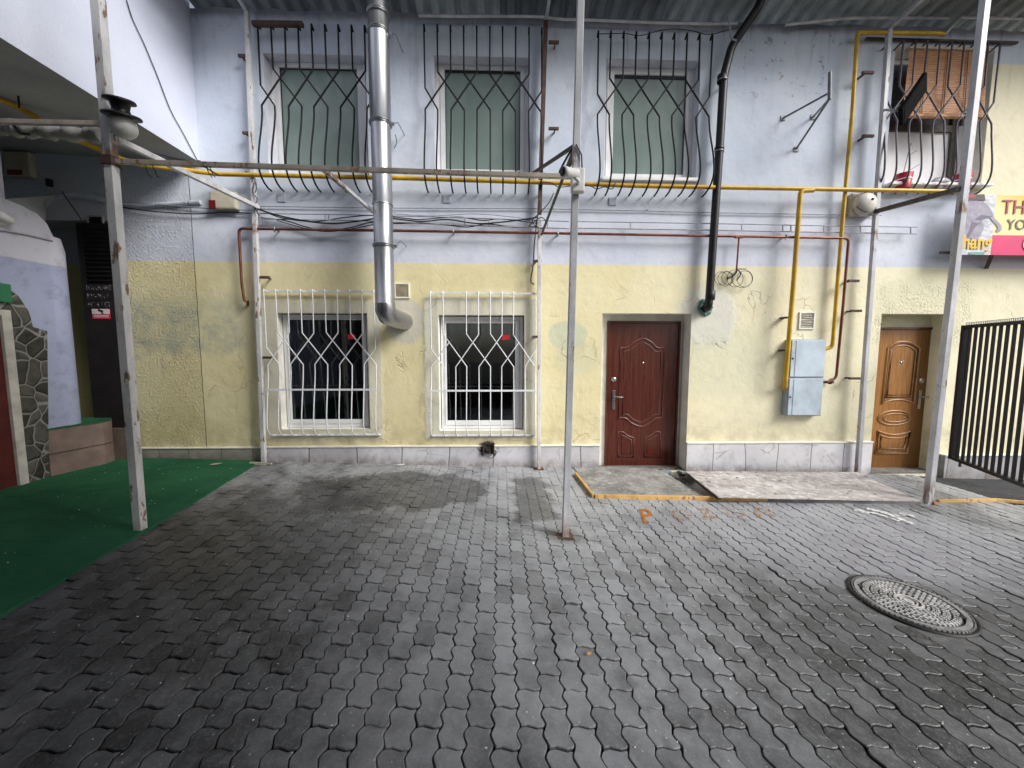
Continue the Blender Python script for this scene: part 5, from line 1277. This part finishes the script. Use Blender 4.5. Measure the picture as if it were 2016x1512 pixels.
# manhole
mc = G(1789, 1187); mc.z = gz(mc.x)+.004
mh = thing('manhole_cover', 'round cast iron manhole cover with a raised grid pattern set in the pavers', 'manhole cover', mc)
RB = .302
up_m = Vector((.0287, 0, 1)).normalized()
obj('frame_ring', MB().lathe(mc, up_m, [(RB+.014, -.02), (RB+.014, .004), (RB-.002, .008), (RB-.006, .002), (RB-.006, -.02)], 64, cap=False), CAST, mh)
obj('lid', MB().lathe(mc, up_m, [(RB-.010, -.02), (RB-.010, .002), (.001, .002)], 64, cap=False), CAST, mh)
pat = MB(); rr = random.Random(6)
def mpt(r, a, h):
    r *= .876
    return mc+Vector((math.cos(a)*r, math.sin(a)*r, h-.0287*math.cos(a)*r))
def arcblk(r0, r1, a0, a1, h=.012, n=2):
    vs = []; 
    for k in range(n+1):
        a = a0+(a1-a0)*k/n
        vs += [mpt(r0, a, .002), mpt(r0+.0015, a, h), mpt(r1-.0015, a, h), mpt(r1, a, .002)]
    fs = []
    for k in range(n):
        o = k*4
        for i in range(3): fs.append((o+i, o+i+1, o+4+i+1, o+4+i))
    fs += [(0, 1, 2, 3)[::-1], (n*4, n*4+1, n*4+2, n*4+3)]
    pat.add(vs, fs)
def ring(r0, r1, n=64):
    for k in range(n//2): arcblk(r0, r1, 2*PI*k*2/n, 2*PI*(k*2+2)/n)
ring(0.0, .030); ring(.042, .052); ring(.068, .086)
r = .096; k_ = 0
while r < .265:
    n = int(2*PI*r/.030)
    for k in range(n):
        a0 = 2*PI*(k+(k_ % 2)*.5)/n; arcblk(r, r+.016, a0, a0+2*PI/n*.52)
    ring(r+.0185, r+.024, 48) if k_ in (1, 3, 5) else None
    r += .026; k_ += 1
obj('raised_pattern', pat, CASTHI, mh); pat = MB()
ring(.285, .318)
for k in range(70): a0 = 2*PI*k/70; arcblk(.323, .334, a0, a0+2*PI/70*.55)
obj('rim', pat, mat_paint('worn_iron', (.24, .24, .245), .5, .3, 22, .3, metal=.3), mh)
hol = MB()
for a in (2.4, 5.55):
    hol = MB(); vs = [mpt(.275+.02*math.cos(t), a+.09*math.sin(t), .0135) for t in [2*PI*q/16 for q in range(16)]]; hol.add(vs, [tuple(range(16))]); obj('lift_hole', hol, BLACKPL, mh)
gro = MB(); vs = []
for k in range(60):
    a = 2*PI*k/60; ro = .43+.03*mnoise.noise(Vector((math.cos(a)*2, math.sin(a)*2, 1))); vs += [mc+Vector((math.cos(a)*.302, math.sin(a)*.302, -.007-.0287*math.cos(a)*.302)), mc+Vector((math.cos(a)*ro, math.sin(a)*ro, -.011-.0287*math.cos(a)*ro))]
gro.add(vs, [(2*k, 2*k+1, (2*k+3) % 120, (2*k+2) % 120) for k in range(60)]); obj('mortar', gro, mat_paint('dark_mortar', (.10, .10, .10), .9, .3, 14, .5), mh)

# kerb of angle iron, board over the pit
def kerb(pts, mat, h=.045, w=.032):
    mb = MB()
    for a, b in zip(pts, pts[1:]):
        a = Vector(a); b = Vector(b); mb.bar(a+Vector((0, 0, h/2)), b+Vector((0, 0, h/2)), h if False else w, h, (0, 0, 1), bev=.004)
    return mb
ka, kb, kc, kd = G(1133, 936), G(1168, 981), G(1510, 987), G(1815, 993)
ke, kf, kg = G(1846, 989), G(1960, 987), G(2030, 993)
kt = thing('edge_kerb', 'worn yellow painted metal edging around the door landing and the board', 'kerb', kb)
obj('yellow_section', kerb([ka, kb], KERBY), KERBY, kt); obj('yellow_section', kerb([kb+Vector((.017, 0, 0)), kc], KERBY), KERBY, kt); obj('grey_section', kerb([kc, kd], KERBG, .04), KERBG, kt)
solo('edge_kerb', kerb([ke, kf, kg], KERBY, .035), KERBY, 'thin yellow edging strip along the asphalt right of the right post', 'kerb', ke)
bq = [G(1350, 930, .10), G(1414, 980, .075), G(1812, 988, .035), G(1705, 941, .045), G(1690, 931, .05)]
bo = MB(); bo.prism([p for p in bq], (0, 0, .014))
bot = thing('ramp_board', 'weathered flaking board laid over the pit in front of the marble plinth', 'board', bq[1])
obj('board', bo, BOARD, bot)
rf_ = MB(); rf_.bar(bq[0]+Vector((.03, .0, -.02)), bq[1]+Vector((.03, 0.03, -.02)), .035, .035); obj('batten', rf_, RUST, bot)

# painted letters
def ground_text(body, size, c0, ux, vy, mat, dz=.010, bold=True, sx=1.0):
    ux = Vector(ux); vy = Vector(vy)
    def xf(u, v, w):
        p = Vector(c0)+ux*u+vy*v; return (p.x, p.y, gz(p.x)+dz)
    cu_ = text_mb(body, size, xf, .0004, bold, sx); return cu_
mk = thing('painted_letters', 'faded orange painted word POZOR on the pavers in front of the landing', 'floor marking', G(1400, 1012))
lets = [('P', 1255, 1288, 1003, 1031), ('O', 1316, 1350, 1003, 1026), ('Z', 1372, 1402, 1002, 1022), ('O', 1420, 1455, 1002, 1021), ('R', 1478, 1530, 1001, 1021)]
for ch, xa, xb, ya, yb2 in lets:
    bl_ = G(xa+10, yb2); tl = G(xa, ya); br = G(xb+12, yb2-1)
    vyv = tl-bl_; H_ = vyv.length; uxv = (br-bl_); W_ = uxv.length
    o_ = ground_text(ch, 1.0, bl_, uxv/.70, vyv/.72, None)
    obj('letter', o_, ORANGE_MARK if ch == 'P' else bpy.data.materials.get('faint_orange_paint') or m_worn_mark('faint_orange_paint', (.62, .37, .19), .54), mk)
wm = MB()
for (xa, ya, xb, yb2, w_) in ((1683, 1004, 1712, 1012, .10), (1706, 1002, 1770, 1018, .08), (1715, 1010, 1790, 1030, .06), (1740, 1010, 1800, 1034, .05), (1770, 1012, 1800, 1018, .05), (1745, 1020, 1770, 1028, .05)):
    a = G(xa, ya); b = G(xb, yb2); d = (b-a).normalized(); nn_ = Vector((-d.y, d.x, 0))*w_*.5
    dz_ = .008+.0006*len(wm.v)/4
    wm.add([(p.x, p.y, gz(p.x)+dz_) for p in (a-nn_, b-nn_, b+nn_, a+nn_)], [(0, 1, 2, 3)])
solo('paint_smear', wm, WHITE_MARK, 'white paint smear on the pavers below the board', 'floor marking', G(1740, 1015))

# litter
li = MB(); rr = random.Random(11)
def chip(x, y, s, h=.003):
    if abs(x) > 7 or (x > -3.3 and False): return
    z = gz(x)+(.022 if x < carpet_edge(y) else .004); n = rr.choice((3, 4, 5)); a0 = rr.uniform(0, 6)
    vs = [(x+math.cos(a0+2*PI*k/n)*s*rr.uniform(.5, 1.2), y+math.sin(a0+2*PI*k/n)*s*rr.uniform(.4, 1), z+rr.uniform(0, h)) for k in range(n)]; c = (x, y, z+h*1.5)
    li.add(vs+[c], [(k, (k+1) % n, n) for k in range(n)])
for k in range(620): chip(rr.uniform(-2.9, 4), rr.uniform(-4.6, -.3), rr.uniform(.002, .0075))
for k in range(70): chip(rr.gauss(-3.8, .7), rr.uniform(-2.6, -.05), rr.uniform(.003, .010))
for k in range(90): chip(rr.uniform(1.1, 5.5), rr.uniform(-1.55, -1.2), rr.uniform(.003, .012))
for k in range(60): chip(rr.uniform(1.1, 2.4), rr.uniform(-1.0, -.05), rr.uniform(.004, .02))
tag(obj('litter', li, mat_paint('pale_litter', (.70, .69, .66), .8, .35, 30, .1)), 'tiny pale bits of litter and grit scattered over the pavers', None, None, 'stuff')
db = MB()
for k in range(34):
    t = rr.random(); u_ = rr.random(); p = (bq[0].lerp(bq[4], t)).lerp(bq[1].lerp(bq[2], t), u_); s = rr.uniform(.008, .03); a = rr.uniform(0, 6)
    q_ = [Vector((p.x+math.cos(a+k2*1.57)*s*rr.uniform(.5, 1.1), p.y+math.sin(a+k2*1.57)*s*rr.uniform(.3, .8), p.z+.017+rr.uniform(0, .012))) for k2 in range(4)]; db.add(q_, [(0, 1, 2, 3)])
tag(obj('leaf_litter', db, mat_paint('dry_leaves', (.16, .13, .09), .8, .5, 20, .3)), 'curled dry scraps scattered on the weathered board', None, None, 'stuff')
def leaf(name, px, py, s, col, label, cat='leaf', dz=.006):
    p = G(px, py, dz); mb = MB(); n = 5
    L = [p+Vector((math.cos(.5)*s*(t-.5)*2-math.sin(.5)*0, math.sin(.5)*s*(t-.5)*2, .3*s*abs(t-.5))) for t in [k/n for k in range(n+1)]]
    for k in range(n):
        w0 = s*.55*math.sin(PI*k/n)+.001; w1 = s*.55*math.sin(PI*(k+1)/n)+.001
        mb.add([L[k]+Vector((-.4*w0, .9*w0, .3*w0)), L[k]+Vector((.4*w0, -.9*w0, .2*w0)), L[k+1]+Vector((.4*w1, -.9*w1, .2*w1)), L[k+1]+Vector((-.4*w1, .9*w1, .3*w1))], [(0, 1, 2, 3)])
    solo(name, mb, mat_paint(name+'_'+str(px), col, .7, .2, 30, .2), label, cat, p)
leaf('leaf', 1160, 1287, .016, (.55, .30, .10), 'small orange leaf alone on the dark pavers in the foreground')
leaf('crumpled_paper', 425, 915, .07, (.42, .36, .28), 'crumpled tan scrap on the green carpet near the plinth', 'litter', .022)
leaf('paper_scrap', 790, 916, .06, (.60, .58, .54), 'white paper scrap at the foot of the plinth under the windows', 'litter')
bt_ = MB(); a = G(492, 911, .02); bt_.bar(a, G(535, 913, .02), .03, .02); bt_.bar(G(500, 914, .015), G(523, 916, .015), .012)
solo('foot_bar', bt_, BEAMT, 'rusty flat bar lying at the foot of the slim left wall post', 'bar', a)
bk_ = MB(); c = G(1837, 990, .02); bk_.obox(c, Vector((.9, .3, 0)).normalized(), Vector((-.3, .9, 0)).normalized(), Vector((0, 0, 1)), .05, .04, .035, bev=.005)
solo('brick_piece', bk_, mat_paint('broken_brick', (.42, .14, .08), .85, .25, 20, .4), 'small orange brick piece at the foot of the right post', 'brick', c)
# moss and weeds at the threshold and in the joints by the walls
ms = MB(); rr = random.Random(21)
def tuft(x, y, z, s, n=9):
    for k in range(n):
        a = rr.uniform(0, 6.28); b = Vector((x+rr.gauss(0, s*.5), y+rr.gauss(0, s*.3), z)); t_ = b+Vector((math.cos(a)*s*.6, math.sin(a)*s*.6, s*rr.uniform(.5, 1.2))); sd = Vector((-math.sin(a), math.cos(a), 0))*s*.13
        ms.add([b-sd, b+sd, t_], [(0, 1, 2)])
for k in range(46): x = rr.uniform(D1[0]+.05, D1[1]-.05); tuft(x, rr.uniform(-.0, .06), -.03, rr.uniform(.012, .03))
for k in range(26): x = rr.uniform(-3.1, 1.3); tuft(x, -.045, gz(x)-.005, rr.uniform(.008, .02), 6)
for k in range(18): x = rr.uniform(2.4, 6.0); tuft(x, -1.30+rr.gauss(0, .03), gz(x)-.003, rr.uniform(.006, .016), 6)
tag(obj('moss', ms, mat_paint('moss_green', (.10, .13, .035), .9, .4, 40, .1)), 'small moss and weed tufts along the foot of the walls', None, None, 'stuff')
# warning sign on the black door
sg = MB(); a = W(182, 628, -.04); b = W(216, 608, -.04)
sx0, sx1, sz0, sz1 = -5.28, -5.08, W(200, 630, -.04).z, W(200, 607, -.04).z
sx0 = a.x; sx1 = b.x; sz0 = a.z; sz1 = b.z
sgt = thing('warning_sign', 'small red and white sign with a camera symbol on the black door', 'sign', (sx0, -.04, sz0))
obj('plate', MB().box((sx0, -.041, sz0), (sx1, -.0362, sz1)), mat_flat('sign_red', (.50, .03, .06)), sgt)
zmid = sz0+(sz1-sz0)*.48
obj('white_field', MB().box((sx0+.004, -.0425, zmid), (sx1-.004, -.0412, sz1-.004)), mat_flat('sign_white', (.66, .66, .66)), sgt)
icn = MB(); icx = (sx0+sx1)/2; icz = (zmid+sz1)/2
icn.obox((icx, -.0432, icz+.008), Vector((.93, 0, -.36)), Vector((0, 1, 0)), Vector((.36, 0, .93)), .065, .001, .028); icn.obox((icx+.012, -.0432, icz-.016), Vector((1, 0, 0)), Vector((0, 1, 0)), Vector((0, 0, 1)), .01, .001, .03); icn.obox((icx+.022, -.0432, icz-.028), Vector((1, 0, 0)), Vector((0, 1, 0)), Vector((0, 0, 1)), .03, .001, .008)
obj('camera_symbol', icn, BLACKPL, sgt)
ln = MB()
for k in (.17, .32): ln.box((sx0+.02, -.0425, sz0+(sz1-sz0)*k), (sx1-.02, -.0412, sz0+(sz1-sz0)*(k+.07)))
obj('text_line', ln, bpy.data.materials['sign_white'], sgt)
# green sign at the far left edge
p = L_(2, 575, .05); gs = MB().box((XL+.031, p.y-.25, p.z-.10), (XL+.06, p.y+.08, p.z+.09), bev=.006)
solo('green_sign', gs, mat_flat('sign_green', (.03, .18, .09)), 'corner of a green sign over the dark red passage door', 'sign')

# ================================================================== LIGHT, SKY, CAMERA
w = bpy.data.worlds.new('World'); S.world = w; w.use_nodes = True
nt = w.node_tree; bgn = nt.nodes['Background']; sky = nt.nodes.new('ShaderNodeTexSky'); sky.sky_type = 'NISHITA'; sky.sun_disc = False
SUN_EL, SUN_AZ = math.radians(37), math.radians(124)   # direction the light comes from, clockwise from +Y
sky.sun_elevation = SUN_EL; sky.sun_rotation = SUN_AZ; sky.air_density = 1.0; sky.dust_density = 3.0
hs = nt.nodes.new('ShaderNodeHueSaturation'); hs.inputs['Saturation'].default_value = .5
nt.links.new(sky.outputs[0], hs.inputs['Color']); nt.links.new(hs.outputs[0], bgn.inputs[0]); bgn.inputs[1].default_value = .15
sl = bpy.data.lights.new('Sun', 'SUN'); sl.energy = 4.0; sl.angle = math.radians(26); sl.color = (1, .98, .95)
so = bpy.data.objects.new('Sun', sl); COL.objects.link(so)
dvec = Vector((math.sin(SUN_AZ)*math.cos(SUN_EL), math.cos(SUN_AZ)*math.cos(SUN_EL), math.sin(SUN_EL)))
so.rotation_euler = dvec.to_track_quat('Z', 'Y').to_euler(); so.location = (4, -6, 9)

cd = bpy.data.cameras.new('Camera'); cam = bpy.data.objects.new('Camera', cd); COL.objects.link(cam)
cd.sensor_width = 36; cd.lens = 36*F/2016; cd.clip_start = .05; cd.clip_end = 300
Rm = Matrix((rt, up, -fw)).transposed().to_4x4(); cam.matrix_world = Matrix.Translation(EYE) @ Rm
S.camera = cam
S.view_settings.view_transform = 'Standard'; S.view_settings.look = 'None'; S.view_settings.exposure = 0
S.cycles.max_bounces = 5; S.cycles.diffuse_bounces = 3; S.cycles.glossy_bounces = 3; S.cycles.adaptive_threshold = .02; S.cycles.use_denoising = True; S.cycles.transparent_max_bounces = 8
